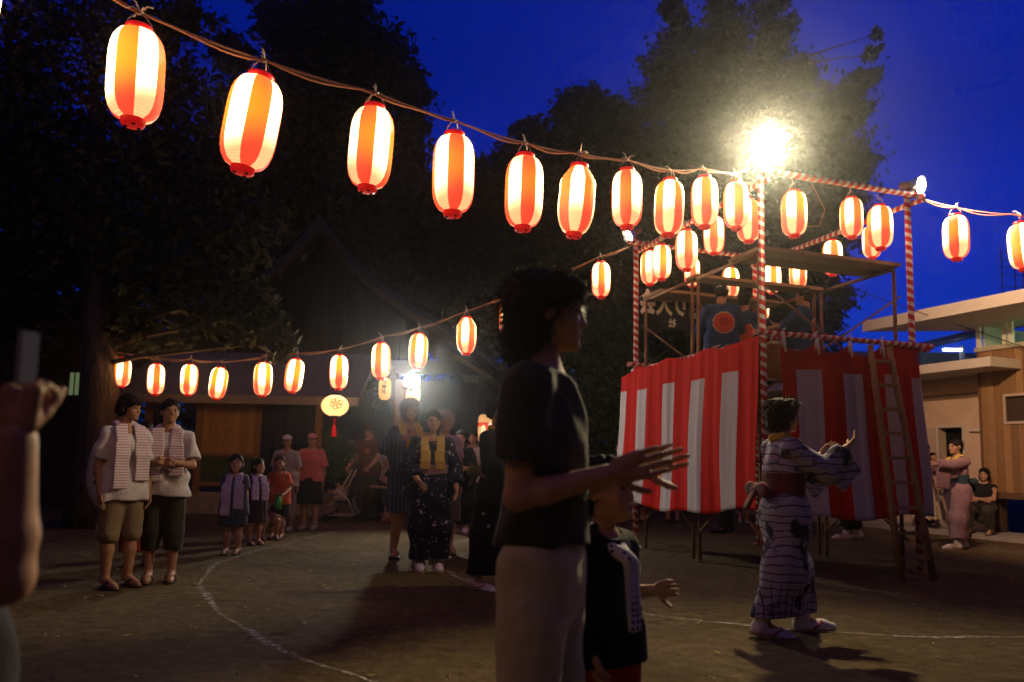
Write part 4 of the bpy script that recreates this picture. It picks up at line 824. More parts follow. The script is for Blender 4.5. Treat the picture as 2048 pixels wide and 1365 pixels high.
def sdf_mesh(ops,res,noise=None):
    """ops: (prim,k) smooth unions, ('sub',prim,k), ('cut',point,normal)"""
    pr=[o for o in ops if not isinstance(o[0],str)]; lo=np.min([o[0][0] for o in pr],0)-3*res; hi=np.max([o[0][1] for o in pr],0)+3*res
    n=np.maximum(np.ceil((hi-lo)/res).astype(int)+1,4); ax=[(lo[i]+res*np.arange(n[i])).astype(np.float32) for i in range(3)]
    V=np.full(n,.5,np.float32)
    def sl(p,m):
        i0=np.maximum(np.floor((p[0]-m-lo)/res).astype(int),0); i1=np.minimum(np.ceil((p[1]+m-lo)/res).astype(int)+1,n); return tuple(slice(a,b) for a,b in zip(i0,i1))
    def ev(p,s): return p[2](ax[0][s[0]][:,None,None],ax[1][s[1]][None,:,None],ax[2][s[2]][None,None,:])
    for o in ops:
        if o[0]=='cut':
            p,nn=np.asarray(o[1],float),nrm(o[2]); V=np.maximum(V,((ax[0][:,None,None]-p[0])*nn[0]+(ax[1][None,:,None]-p[1])*nn[1]+(ax[2][None,None,:]-p[2])*nn[2]).astype(np.float32))
        elif o[0]=='sub':
            s=sl(o[1],.05); d=-ev(o[1],s); k=o[2]; h=np.clip(.5+.5*(d-V[s])/k,0,1); V[s]=V[s]*(1-h)+d*h+k*h*(1-h)
        else:
            p,k=o; s=sl(p,k+.05); d=ev(p,s)
            if k>0: h=np.clip(.5+.5*(V[s]-d)/k,0,1); V[s]=V[s]*(1-h)+d*h-k*h*(1-h)
            else: V[s]=np.minimum(V[s],d)
    if noise is not None: V=V+noise(ax[0][:,None,None],ax[1][None,:,None],ax[2][None,None,:]).astype(np.float32)
    V[0]=V[-1]=.1; V[:,0]=V[:,-1]=.1; V[:,:,0]=V[:,:,-1]=.1
    S=V<0; nx,ny,nz=V.shape; cnt=np.zeros((nx-1,ny-1,nz-1),np.int8)
    for i in (0,1):
        for j in (0,1):
            for k in (0,1): cnt+=S[i:nx-1+i,j:ny-1+j,k:nz-1+k]
    I=np.argwhere((cnt>0)&(cnt<8)); idx=np.full(cnt.shape,-1,np.int32); idx[tuple(I.T)]=np.arange(len(I))
    acc=np.zeros((len(I),3)); c=np.zeros(len(I)); cn=np.array([(i,j,k) for i in (0,1) for j in (0,1) for k in (0,1)])
    for a in range(8):
        for b in range(a+1,8):
            df=cn[b]-cn[a]
            if abs(df).sum()!=1: continue
            A=I+cn[a]; Bq=I+cn[b]; va=V[tuple(A.T)]; vb=V[tuple(Bq.T)]; m=(va<0)!=(vb<0); t=va[m]/(va[m]-vb[m]); acc[m]+=cn[a]+df*t[:,None]; c[m]+=1
    vt=lo+res*(I+acc/np.maximum(c,1)[:,None]); Fs=[]
    for d in range(3):
        e=[(1,0,0),(0,1,0),(0,0,1)]; u,w=[k for k in range(3) if k!=d]
        s0=[slice(1,-1)]*3; s0[d]=slice(0,-1); s1=list(s0); s1[d]=slice(1,None); m=S[tuple(s0)]!=S[tuple(s1)]; q=np.argwhere(m); q[:,u]+=1; q[:,w]+=1
        if not len(q): continue
        eu=np.array(e[u]); ew=np.array(e[w]); g=lambda z: idx[tuple(z.T)]
        f=np.stack([g(q-eu-ew),g(q-ew),g(q),g(q-eu)],1); ins=S[tuple(q.T)]; fl=ins if d!=1 else ~ins
        f[~fl]=f[~fl][:,::-1]; Fs.append(f)
    F=np.concatenate(Fs); F=F[(F>=0).all(1)]
    return vt,F
def join(*ms):
    V=[];F=[];n=0
    for v,f in ms: V.append(v); F.append(f+n); n+=len(v)
    return np.concatenate(V),np.concatenate(F)
def rot(ax,a):
    c,s=math.cos(a),math.sin(a); return np.array({'x':[[1,0,0],[0,c,-s],[0,s,c]],'y':[[c,0,s],[0,1,0],[-s,0,c]],'z':[[c,-s,0],[s,c,0],[0,0,1]]}[ax])
# ------------------------------------------------------------------ hands
def hand_ops(w,fd,pn,side,s,curl=.35,spread=.025):
    """w wrist, fd finger direction, pn palm normal (out of the palm), side +1 if the thumb lies along cross(fd,pn)"""
    fd=nrm(fd); pn=np.asarray(pn,float); pn=nrm(pn-fd*(pn@fd)); th=nrm(np.cross(fd,pn))*side; L=.18*s; ops=[]
    pc=w+fd*.045*s
    ops.append((cone(w-fd*.01*s,w+fd*.03*s,.021*s,.026*s,(pn,1.35)),.0))
    ops.append((cone(w+fd*.03*s-th*.014*s,w+fd*.085*s-th*.024*s,.024*s,.019*s,(pn,1.6)),.012*s)); ops.append((cone(w+fd*.03*s+th*.014*s,w+fd*.088*s+th*.024*s,.024*s,.019*s,(pn,1.6)),.012*s))
    for i,(off,ln,r) in enumerate(((.032,.068,.0088),(.011,.078,.0092),(-.011,.072,.0088),(-.031,.056,.0078))):
        a=w+fd*(.088-.004*abs(i-1))*s+th*off*s; d=nrm(fd+th*spread*(1.5-i)); c1=curl*(.8+.12*i)
        for j,fr in enumerate((.46,.30,.24)):
            dd=nrm(d*math.cos(c1)+pn*math.sin(c1)); b=a+dd*ln*fr*s; rr=r*(1-.1*j)*s; ops.append((cone(a,b,rr,rr*.9),.003*s)); a=b; c1+=curl*.9
    a=w+fd*.022*s+th*.024*s; d=nrm(fd*.62+th*.72+pn*.25) if curl<.9 else nrm(fd*.75+th*.15+pn*.75)
    for j,(ln,r) in enumerate(((.042,.0125),(.032,.0105),(.025,.009))):
        b=a+d*ln*s; ops.append((cone(a,b,r*s,r*.9*s),.006*s)); a=b; d=nrm(d+fd*.35+pn*.12)
    return ops
# ------------------------------------------------------------------ heads: built facing -Y, chin-to-crown .23
def head_ops(M,T,s,child=False):
    """M rotation, T centre, s scale"""
    def p(x,y,z): return M@(np.array([x,y,z])*s)+T
    def E(c,r): return ell(p(*c),np.array(r)*s,M)
    def Cn(a,b,ra,rb): return cone(p(*a),p(*b),ra*s,rb*s)
    ch=1.06 if child else 1.
    o=[(E((0,.014,.03),(.074*ch,.094,.086)),0),(E((0,-.012,-.028),(.064*ch,.074,.075)),.03*s),(E((0,-.045,-.078),(.036,.036,.03)),.03*s),
       (E((.034*ch,-.05,-.028),(.028,.028,.03)),.02*s),(E((-.034*ch,-.05,-.028),(.028,.028,.03)),.02*s),
       (Cn((-.03,-.073,.022),(.03,-.073,.022),.012,.012),.02*s),
       ('sub',E((.031,-.094,.006),(.019,.014,.011)),.012*s),('sub',E((-.031,-.094,.006),(.019,.014,.011)),.012*s),
       (Cn((0,-.082,.010),(0,-.099 if not child else -.092,-.026),.007,.0105),.010*s),(Cn((-.011,-.088,-.029),(.011,-.088,-.029),.0075,.0075),.007*s),
       (Cn((-.016,-.081,-.054),(.016,-.081,-.054),.0065,.0065),.006*s),(Cn((-.013,-.080,-.064),(.013,-.080,-.064),.0068,.0068),.006*s),
       (E((0,-.076,-.093),(.018,.014,.013)),.012*s),
       (E((.077*ch,.012,-.004),(.009,.02,.031)),.008*s),(E((-.077*ch,.012,-.004),(.009,.02,.031)),.008*s),
       (Cn((0,.022,-.05),(0,.035,-.15),.05*(.85 if child else 1),.05*(.85 if child else 1)),.02*s)]
    return o
def hair_ops(style,M,T,s):
    def p(x,y,z): return M@(np.array([x,y,z])*s)+T
    def E(c,r): return ell(p(*c),np.array(r)*s,M)
    o=[(E((0,.024,.042),(.087,.102,.092)),0)]
    face=[('sub',E((0,-.125,-.03),(.074,.078,.104)),.012*s)]
    if style=='short': o+=[(E((0,.05,-.012),(.079,.07,.07)),.02*s)]+face+[('cut',p(0,.0,-.064),M@np.array([0,-.35,-1.])),('sub',E((.09,-.018,-.03),(.025,.034,.045)),.01*s),('sub',E((-.09,-.018,-.03),(.025,.034,.045)),.01*s)]
    elif style=='mop': o+=[(E((0,.035,-.01),(.092,.092,.082)),.02*s),(E((0,-.05,.06),(.075,.045,.038)),.02*s)]+[('sub',E((0,-.13,-.055),(.07,.085,.092)),.012*s),('cut',p(0,0,-.088),M@np.array([0,-.3,-1.]))]
    elif style=='bob': o+=[(E((0,.03,-.03),(.094,.086,.095)),.02*s)]+[('sub',E((0,-.125,-.04),(.07,.085,.112)),.012*s),('cut',p(0,0,-.115),M@np.array([0,-.1,-1.]))]
    elif style=='curl': o+=[(E((0,.045,.04),(.115,.115,.112)),.02*s),(E((0,.06,-.045),(.098,.08,.075)),.02*s),(E((0,-.045,.095),(.085,.065,.05)),.02*s)]+[('sub',E((0,-.135,-.045),(.072,.085,.1)),.012*s)]
    elif style=='wave': o+=[(E((0,.045,.032),(.099,.108,.098)),.02*s),(E((0,.062,-.055),(.090,.078,.085)),.03*s),(E((0,.078,-.115),(.066,.045,.055)),.03*s),(E((0,-.035,.078),(.076,.062,.043)),.02*s)]+[('sub',E((0,-.130,-.05),(.082,.095,.108)),.012*s)]
    elif style=='up': o+=[(E((0,.05,.04),(.092,.098,.092)),.02*s),(E((0,.085,.01),(.06,.05,.06)),.02*s)]+face+[('cut',p(0,.0,-.062),M@np.array([0,-.5,-1.])),('sub',E((.095,-.018,-.03),(.03,.034,.045)),.01*s),('sub',E((-.095,-.018,-.03),(.03,.034,.045)),.01*s)]
    elif style=='long': o+=[(E((0,.03,-.02),(.092,.09,.1)),.02*s),(cone(p(0,.06,-.05),p(0,.07,-.27),.075*s,.06*s,(M@np.array([0,1.,0]),1.6)),.03*s),(cone(p(.075,-.005,-.02),p(.08,.0,-.22),.026*s,.02*s),.02*s),(cone(p(-.075,-.005,-.02),p(-.08,.0,-.22),.026*s,.02*s),.02*s)]+[('sub',E((0,-.13,-.035),(.066,.085,.112)),.012*s)]
    return o
SKIN={'m':mat('skin_mid',(.46,.25,.15),.55,var=.08,vscale=20,spec=.35),'l':mat('skin_light',(.55,.32,.21),.55,var=.08,vscale=20,spec=.35),'d':mat('skin_tan',(.36,.185,.105),.55,var=.08,vscale=20,spec=.35)}
def hair_mat(name,col): return mat(name,col,.6,var=.3,vscale=70,bump=.6,bscale=150,bdist=.004,spec=.12,stretch=(1,1,.25))
HAIR={'black':hair_mat('hair_black',(.012,.009,.008)),'brown':hair_mat('hair_brown',(.035,.018,.009)),'white':hair_mat('hair_white',(.5,.45,.42)),'grey':hair_mat('hair_grey',(.22,.19,.18))}
EYE=ico(1.,2); EYEM=mat('eye_dark',(.01,.008,.007),.15,spec=.6); MOUTHM=mat('lip',(.30,.09,.07),.5); BROWM=mat('brow_dark',(.02,.013,.01),.8)
EYE.materials.append(EYEM); LIPS=ico(1.,2); LIPS.materials.append(MOUTHM); BROW=ico(1.,2); BROW.materials.append(BROWM)
def strands(V,F,n,ln,rng,c0,grav=.4):
    """loose hairs standing off the hair surface as thin blades"""
    me_n=np.zeros_like(V); a=V[F[:,1]]-V[F[:,0]]; b=V[F[:,2]]-V[F[:,0]]; fn=np.cross(a,b)
    for k in range(4): np.add.at(me_n,F[:,k],fn)
    me_n/=np.linalg.norm(me_n,axis=1)[:,None]+1e-12
    i=rng.integers(0,len(V),n); p=V[i]-me_n[i]*.004; d=me_n[i]+rng.normal(size=(n,3))*.7; d/=np.linalg.norm(d,axis=1)[:,None]
    L=(ln*rng.uniform(.4,1.3,n))[:,None]; m=p+d*L*.55; e=m+(d+np.array([0,0,-grav])+rng.normal(size=(n,3))*.4)*L*.5
    w=np.cross(d,rng.normal(size=(n,3))); w/=np.linalg.norm(w,axis=1)[:,None]+1e-9; w*=.0011
    VV=np.stack([p-w,p+w,m+w,m-w,e,e+w*.3],1).reshape(-1,3); k=np.arange(n)*6
    FF=np.concatenate([np.stack([k,k+1,k+2,k+3],1),np.stack([k+3,k+2,k+5,k+4],1)]); return VV,FF
def wrinkle(amp,seed,f=1.):
    r=random.Random(seed); a=[r.uniform(0,6) for _ in range(6)]
    def g(X,Y,Z):
        w=np.sin(9*f*Z+a[0]+3*np.sin(5*f*X+a[1])); return amp*(np.sin(26*f*X+9*f*Z+2.2*w+a[2])*np.cos(17*f*Y-12*f*Z+a[3])+.7*np.sin(23*f*Z+11*f*Y+14*f*X+1.5*w+a[4]))
    return g
def vfold(amp,seed,n=11):
    r=random.Random(seed); a=[r.uniform(0,6) for _ in range(4)]
    def g(X,Y,Z): 
        th=np.arctan2(Y,X); return amp*(np.sin(n*th+1.5*np.sin(4*Z+a[0])+a[1])+.5*np.sin((n*2+1)*th+2*Z+a[2]))*np.clip((1.05-Z)*1.6,0.1,1)
    return g
# ------------------------------------------------------------------ people
def person(label,loc,face,H,arms=None,legs=None,head=(0,0),hair='short',hcol='black',skin='m',child=False,female=False,lean=0.,side_lean=0.,top=None,bottom=None,robe=None,extras=(),res=None,group=None,base_z=0.,glasses=False,shoes=None,hands=(.3,.3),palms=(None,None),twist=0.,fat=1.,nface=True,cap=None,category='person',hair_n=250,seat=None,headless=False):
    """face: heading in degrees, 0 looks at the camera side (-Y), 90 to picture right (+X).  arms/legs: direction pairs in the person's frame (x = their left, -y = forward)"""
    seed=abs(hash(label))%9999 if False else sum(ord(c)*(i+3) for i,c in enumerate(label))%9973
    rng=np.random.default_rng(seed); res=res or .013; hr=.185 if child else (.138 if female else .135); hr=hr if H>1.0 or not child else .21
    root=empty('person',Vector((loc[0],loc[1],base_z)),rad(face),label,category,group)
    s=(1-hr)/.865*H; hh=hr*H; hs=hh/.23; k=H*(fat if not child else fat*1.02)
    Rl=rot('x',-rad(lean))@rot('y',rad(side_lean)); 
    hipz=.525*s; wid=(.100 if not female else .090)*H*(.92 if child else 1)
    arms=arms or [((.14,0,-1),(.06,-.15,-1)),((-.14,0,-1),(-.06,-.15,-1))]
    legs=legs or [((.03,0,-1),(0,.02,-1)),((-.03,0,-1),(0,.02,-1))]
    TL_,SL_=.245*s,.235*s; UA,FA=.172*s,.148*s
    # legs first, so the lowest foot rests on the ground
    hip=[np.array([sx*.052*H,0,0]) for sx in (1,-1)]; knee=[];ank=[]
    for i in (0,1):
        kn=hip[i]+nrm(legs[i][0])*TL_; an=kn+nrm(legs[i][1])*SL_; knee.append(kn); ank.append(an)
    low=min(a[2] for a in ank); root_z=.045*s-low if seat is None else seat
    up=lambda q: np.array([0,0,root_z])+q
    hip=[up(q) for q in hip]; knee=[up(q) for q in knee]; ank=[up(q) for q in ank]; pel=up(np.array([0,0,.01]))
    Tw=rot('z',rad(twist))
    def U(x,y,z): return pel+Rl@(Tw@np.array([x,y,z]))         # upper body frame
    waist=U(0,0,.085*s); chest=U(0,.0,.2*s); neckb=U(0,.008*H,.315*s); shz=.283*s
    sh=[U(sx*wid,.005*H,shz) for sx in (1,-1)]; el=[];wr=[]
    for i in (0,1):
        d1=nrm(arms[i][0]); d2=nrm(arms[i][1]); e=sh[i]+d1*UA; el.append(e); wr.append(e+d2*FA)
    hc=U(0,-.004*H,.315*s)+np.array([0,0,.0]); fwd=Rl@np.array([0,-1,0])
    HM=rot('z',rad(head[0]))@rot('x',rad(head[1]))@(Rl if abs(lean)>25 else np.eye(3)); hcen=neckb+HM@np.array([0,-.03*hs,0])+np.array([0,0,.042*s+hh*.5])
    FLT=(Rl@Tw@np.array([0,1.,0]),1.45)
    body=[(cone(pel,waist,.098*k,.082*k,FLT),0),(cone(waist,chest,.082*k,.098*k,FLT),.04),(cone(chest,U(0,.0,.27*s),.098*k,.075*k,FLT),.03),(cone(sh[0],sh[1],.033*k,.033*k),.04),(cone(neckb,sh[0]*.75+neckb*.25,.026*k,.026*k),.03),(cone(neckb,sh[1]*.75+neckb*.25,.026*k,.026*k),.03),(cone(neckb-np.array([0,0,.02]),hcen+HM@np.array([0,.03,-.1])*hs,.034*H*(.9 if female or child else 1.05),.032*H*(.9 if female or child else 1.05)),.03)]
    if female and not child and not robe: body+=[(ell(U(.04*H,-.052*k,.2*s),(.042*k,.030*k,.04*k)),.03),(ell(U(-.04*H,-.052*k,.2*s),(.042*k,.030*k,.04*k)),.03)]
    for i in (0,1):
        body+=[(cone(hip[i],knee[i],.055*k,.036*k),.03),(cone(knee[i],knee[i]*.65+ank[i]*.35,.034*k,.036*k),.02),(cone(knee[i]*.65+ank[i]*.35,ank[i],.036*k,.022*k),.02)]
        body+=[(cone(sh[i],el[i],.030*k,.024*k),.02),(cone(el[i],el[i]*.7+wr[i]*.3,.023*k,.0235*k),.015),(cone(el[i]*.7+wr[i]*.3,wr[i],.0235*k,.0165*k),.015)]
        fd=legs[i][2] if len(legs[i])>2 else (0,-1,0); fd=nrm(fd); fl=.15*s*.98
        sole=ank[i]-np.array([0,0,.022*s]); body+=[(cone(ank[i]-fd*.02*s,sole+fd*fl*.55,.026*k,.022*k),.02),(cone(sole+fd*fl*.5,sole+fd*fl*.82-np.array([0,0,.008*s]),.022*k,.016*k),.015)]
    parts=[sdf_mesh(body,res)]
    if not headless: parts.append(sdf_mesh(head_ops(HM,hcen,hs,child),min(res*.6,.0078)*max(hs,.8)))
    sc=H/1.62*(1. if child else .94)
    for i in (0,1):
        d2=nrm(arms[i][1]); fdh=arms[i][2] if len(arms[i])>2 else d2; pn=palms[i] if palms[i] is not None else np.array([-1. if i==0 else 1.,0,0]); 
        if abs(nrm(pn)@nrm(fdh))>.93: pn=(0,-1,0)
        parts.append(sdf_mesh(hand_ops(wr[i],fdh,pn,(1 if i==0 else -1),sc,hands[i]),min(res*.42,.0058)))
    V,F=join(*parts); link('body',mesh_np('body',V,F),root,SKIN[skin])
    Hm=Matrix.Translation(Vector(hcen))@Matrix(HM.tolist()).to_4x4()@Matrix.Scale(hs,4)
    def on_head(name,me,pos,scl,m=None,ry=0): o=link(name,me,root,m); o.matrix_local=Hm@Matrix.Translation(pos)@Matrix.Rotation(ry,4,'Y')@Matrix.Diagonal((*scl,1)); return o
    if nface and not headless:
        for sx in (1,-1): on_head('eye',EYE,(sx*.031,-.0805,.006),(.0125,.006,.0048)); on_head('eyebrow',BROW,(sx*.033,-.084,.027),(.018,.004,.0032),ry=sx*.12)
        on_head('mouth',LIPS,(0,-.0845,-.0585),(.02,.0045,.0042))
    if not headless and hair:
        amp=.011 if hair=='curl' else (.007 if hair=='wave' else .010); r=random.Random(seed); a=[r.uniform(0,6) for _ in range(3)]; fq=(75 if hair in('curl','wave') else 110)/hs
        hv,hf=sdf_mesh(hair_ops(hair,HM,hcen,hs),min(res*.6,.0075),lambda X,Y,Z: amp*.6*(np.sin(fq*X+a[0]+2*np.sin(fq*.4*Z))*np.sin(fq*Y+a[1])*np.sin(fq*.8*Z+a[2])+.5*np.sin(fq*.35*(X+Y+Z))))
        sv,sf=strands(hv,hf,hair_n*(3 if hair in ('curl','wave') else 2),.034 if hair=='curl' else .03,rng,hcen); hv,hf=join((hv,hf),(sv,sf)); link('hair',mesh_np('hair',hv,hf),root,HAIR[hcol])
    J=dict(hip=hip,knee=knee,ank=ank,pel=pel,waist=waist,chest=chest,neckb=neckb,sh=sh,el=el,wr=wr,U=U,k=k,s=s,H=H,FLT=FLT,hs=hs,hcen=hcen,HM=HM,root=root,res=res,on_head=on_head,seed=seed,legs=legs,arms=arms)
    # ---------------- garments
    def torso(g,hem=None,gl=1.):
        o=[(cone(pel-np.array([0,0,.02*s]),waist,.102*k+g*gl,.086*k+g,FLT),0),(cone(waist,chest,.088*k+g,.101*k+g,FLT),.04),(cone(chest,U(0,0,.268*s),.101*k+g,.074*k+g*.7,FLT),.03),(cone(sh[0],sh[1],.030*k+g*.6,.030*k+g*.6),.045),(cone(neckb-np.array([0,0,.012*H]),sh[0]*.8+neckb*.2,.024*k+g*.5,.026*k+g*.6),.03),(cone(neckb-np.array([0,0,.012*H]),sh[1]*.8+neckb*.2,.024*k+g*.5,.026*k+g*.6),.03)]
        if female and not child and not robe: o+=[(ell(U(.04*H,-.054*k,.2*s),(.044*k+g,.031*k+g,.042*k+g)),.04),(ell(U(-.04*H,-.054*k,.2*s),(.044*k+g,.031*k+g,.042*k+g)),.04)]
        return o
    J['torso']=torso
    def top_garment(m,sleeve=.55,g=.016,hem=-.03,name='shirt',flare=1.2,sg=.02,amp=.0045):
        o=torso(g)
        hz=U(0,0,hem*s)
        if hem<.02:
            for i in (0,1): o.append((cone(hip[i]+np.array([0,0,.05*s]),hip[i]+(knee[i]-hip[i])*.45,.062*k+g+.012,.066*k+g+.012),.04))
        o.append((cone(waist,hz-np.array([0,0,.04]),.088*k+g,(.1*k+g)*flare,FLT),.05))
        for i in (0,1):
            if sleeve<=0: continue
            if sleeve<=1: o.append((ccone(sh[i],sh[i]+(el[i]-sh[i])*sleeve,.030*k+g*.65,.030*k+g*.7+sg),.03))
            else: o+= [(cone(sh[i],el[i],.034*k+g,.027*k+g),.03),(ccone(el[i],el[i]+(wr[i]-el[i])*(sleeve-1),.027*k+g,.02*k+g),.02)]
        o.append(('cut',hz,Rl@np.array([0,0,-1.]))); nb=neckb-np.array([0,0,.0]); o.append(('sub',ell(neckb+Rl@np.array([0,-.045*H,.025*H]),(.045*H,.05*H,.03*H)),.01))
        v,f=sdf_mesh(o,res,wrinkle(amp,seed)); return link(name,mesh_np(name,v,f),root,m)
    J['top_garment']=top_garment
    def trousers(m,ln=1.,g=.016,name='trousers',wide=.012):
        """ln in units of thigh (0..1) then shin (1..2)"""
        o=[(cone(pel-np.array([0,0,.03*s]),pel+np.array([0,0,.05*s]),.100*k+min(g,.012),.088*k+.004,FLT),0)]
        for i in (0,1):
            if ln<=1: o.append((ccone(hip[i]+np.array([0,0,.01]),hip[i]+(knee[i]-hip[i])*ln,.06*k+g,.046*k+g+wide*1.5),.03))
            else: o+= [(cone(hip[i]+np.array([0,0,.01]),knee[i],.06*k+g,.04*k+g+wide),.03),(ccone(knee[i],knee[i]+(ank[i]-knee[i])*(ln-1),.04*k+g+wide,.030*k+g+wide),.02)]
        v,f=sdf_mesh(o,res,wrinkle(.004,seed+1)); return link(name,mesh_np(name,v,f),root,m)
    def skirt(m,z1,g=.02,flare=1.15,name='skirt',amp=.006):
        c=(hip[0]+hip[1])/2; fc=(knee[0]+knee[1])/2; b=np.array([lerp(c[0],fc[0],.6),lerp(c[1],fc[1],.6),z1]); o=[(cone(pel+np.array([0,0,.07*s]),pel-np.array([0,0,.05*s]),.086*k+g,.105*k+g,(np.array([0,1.,0]),1.3)),0),(ccone(pel-np.array([0,0,.04*s]),b,.105*k+g,(.105*k+g)*flare,(np.array([0,1.,0]),1.15)),.03)]
        for i in (0,1): o.append((cone(hip[i],hip[i]+(knee[i]-hip[i])*.85,.06*k+g,.045*k+g),.05))
        o.append(('cut',(0,0,z1),(0,0,-1)))
        v,f=sdf_mesh(o,res,vfold(amp,seed)); return link(name,mesh_np(name,v,f),root,m)
    if top: top_garment(**top)
    if bottom:
        b=dict(bottom); kind=b.pop('kind'); (trousers if kind=='trousers' else skirt)(**b)
    if robe: yukata(J,**robe)
    if shoes: footwear(J,**shoes)
    if glasses:
        gm=mat('glasses_metal',(.35,.32,.28),.25,metal=.8); lens=mat('lens_rim',(.05,.05,.05),.2)
        fr=MB()
        for sx in (1,-1):
            fr.tube([(sx*.033+.021*math.cos(a),-.098,.004+.015*math.sin(a)) for a in [2*pi*i/14 for i in range(15)]],.0014,5); fr.tube([(sx*.054,-.096,.008),(sx*.075,-.05,.01),(sx*.081,.01,.008)],.0014,5)
        fr.tube([(-.012,-.098,.007),(0,-.101,.009),(.012,-.098,.007)],.0014,5); link('glasses',fr.mesh('gl'),root,gm).matrix_local=Hm
    if cap:
        o=[(ell(hcen+HM@(np.array([0,.016,.058])*hs),np.array([.09,.105,.074])*hs,HM),0),('cut',hcen+HM@(np.array([0,0,.045])*hs),HM@np.array([0,.12,-1.]))]
        if cap[1]=='brim': o.append((ell(hcen+HM@(np.array([0,-.09,.05])*hs),np.array([.07,.075,.008])*hs,HM),.01))
        elif cap[1]=='band': o=[(ell(hcen+HM@(np.array([0,.016,.045])*hs),np.array([.09,.106,.085])*hs,HM),0),('cut',hcen+HM@(np.array([0,0,.03])*hs),HM@np.array([0,.1,-1.])),('cut',hcen+HM@(np.array([0,0,.075])*hs),HM@np.array([0,-.1,1.])),(ell(hcen+HM@(np.array([.0,-.09,.055])*hs),np.array([.022,.012,.016])*hs,HM),.006)]
        v,f=sdf_mesh(o,.007); link('cap' if cap[1]!='band' else 'headband',mesh_np('cap',v,f),root,cap[0])
    for e in extras: e(J)
    return J
def yukata(J,m,obi,obi_m=None,hem=.10,g=.022,bow=True,sleeve=.40,ob=(.045,.165),amp=.005,collar=None,sl_side=(1,1),sleeve_len=.82):
    """robe following the legs, hanging bag sleeves, waist sash"""
    k,s,H,res,root=J['k'],J['s'],J['H'],J['res'],J['root']; hip,knee,ank,sh,el,wr,U=[J[n] for n in ('hip','knee','ank','sh','el','wr','U')]
    o=J['torso'](g)
    for i in (0,1): o+= [(cone(hip[i],knee[i],.066*k+g,.056*k+g),.09),(cone(knee[i],ank[i]-np.array([0,0,.02]),.056*k+g,.05*k+g),.08)]
    mk=(knee[0]+knee[1])/2; ma=(ank[0]+ank[1])/2; o+= [(cone(J['pel'],mk,.09*k+g,.07*k+g,(np.array([0,1.,0]),1.15)),.08),(cone(mk,ma,.07*k+g,.064*k+g),.08),('cut',(0,0,min(ank[0][2],ank[1][2])+hem*s-.045*s),(0,0,-1.))]
    o.append(('sub',ell(J['neckb']+np.array([0,-.05*H,.03*H]),(.035*H,.05*H,.045*H)),.01))
    v,f=sdf_mesh(o,res,wrinkle(amp,J['seed'],.8)); link('robe',mesh_np('robe',v,f),root,m)
    for i in (0,1):
        e=el[i]; w=e+(wr[i]-e)*sleeve_len; o=[(cone(sh[i],e,.036*k+g,.036*k+g),0),(ccone(e,w,.036*k+g,.034*k+g),.03)]
        hang=np.array([0,0,-1.])*sleeve*s*.62*sl_side[i]; a=sh[i]+(e-sh[i])*.62; o+= [(panel(a,(e-a),hang*.55,.016),.03),(panel(e,(w-e),hang,.016),.03)]
        v,f=sdf_mesh(o,res,wrinkle(.005,J['seed']+i+3)); link('sleeve',mesh_np('sleeve',v,f),root,m)
    z0,z1=ob; o=J['torso'](g+.012); nU=nrm(U(0,0,1)-U(0,0,0)); o+= [('cut',U(0,0,z1*s),nU),('cut',U(0,0,z0*s),-nU)]
    v,f=sdf_mesh(o,res); link('sash',mesh_np('sash',v,f),root,obi)
    if bow:
        c=U(0,(.098*k/1.45+g+.05),(z0+z1)/2*s); o=[(ell(c,(.035*k,.04,.03*k)),0),(ell(c+np.array([.055*k,.02,.0]),(.06*k,.022,.036*k)),.015),(ell(c+np.array([-.055*k,.02,.0]),(.06*k,.022,.036*k)),.015),(panel(c+np.array([-.03,.03,0]),(.06,0,0),(0,.07,-.13),.012),.02)]
        v,f=sdf_mesh(o,res); link('sash_bow',mesh_np('bow',v,f),root,obi_m or obi)
    if collar is not None:
        o=[]
        for sx in (1,-1): o+= [(cone(J['neckb']+np.array([sx*.036*H,.012*H,.02*H]),U(-sx*.012*H,-.085*k,.16*s),.013*H,.012*H),.01)]
        o.append((cone(J['neckb']+np.array([.036*H,.014*H,.02*H]),J['neckb']+np.array([-.036*H,.014*H,.02*H]),.014*H,.014*H),.01)); v,f=sdf_mesh(o,res*.8); link('collar',mesh_np('col',v,f),root,collar)
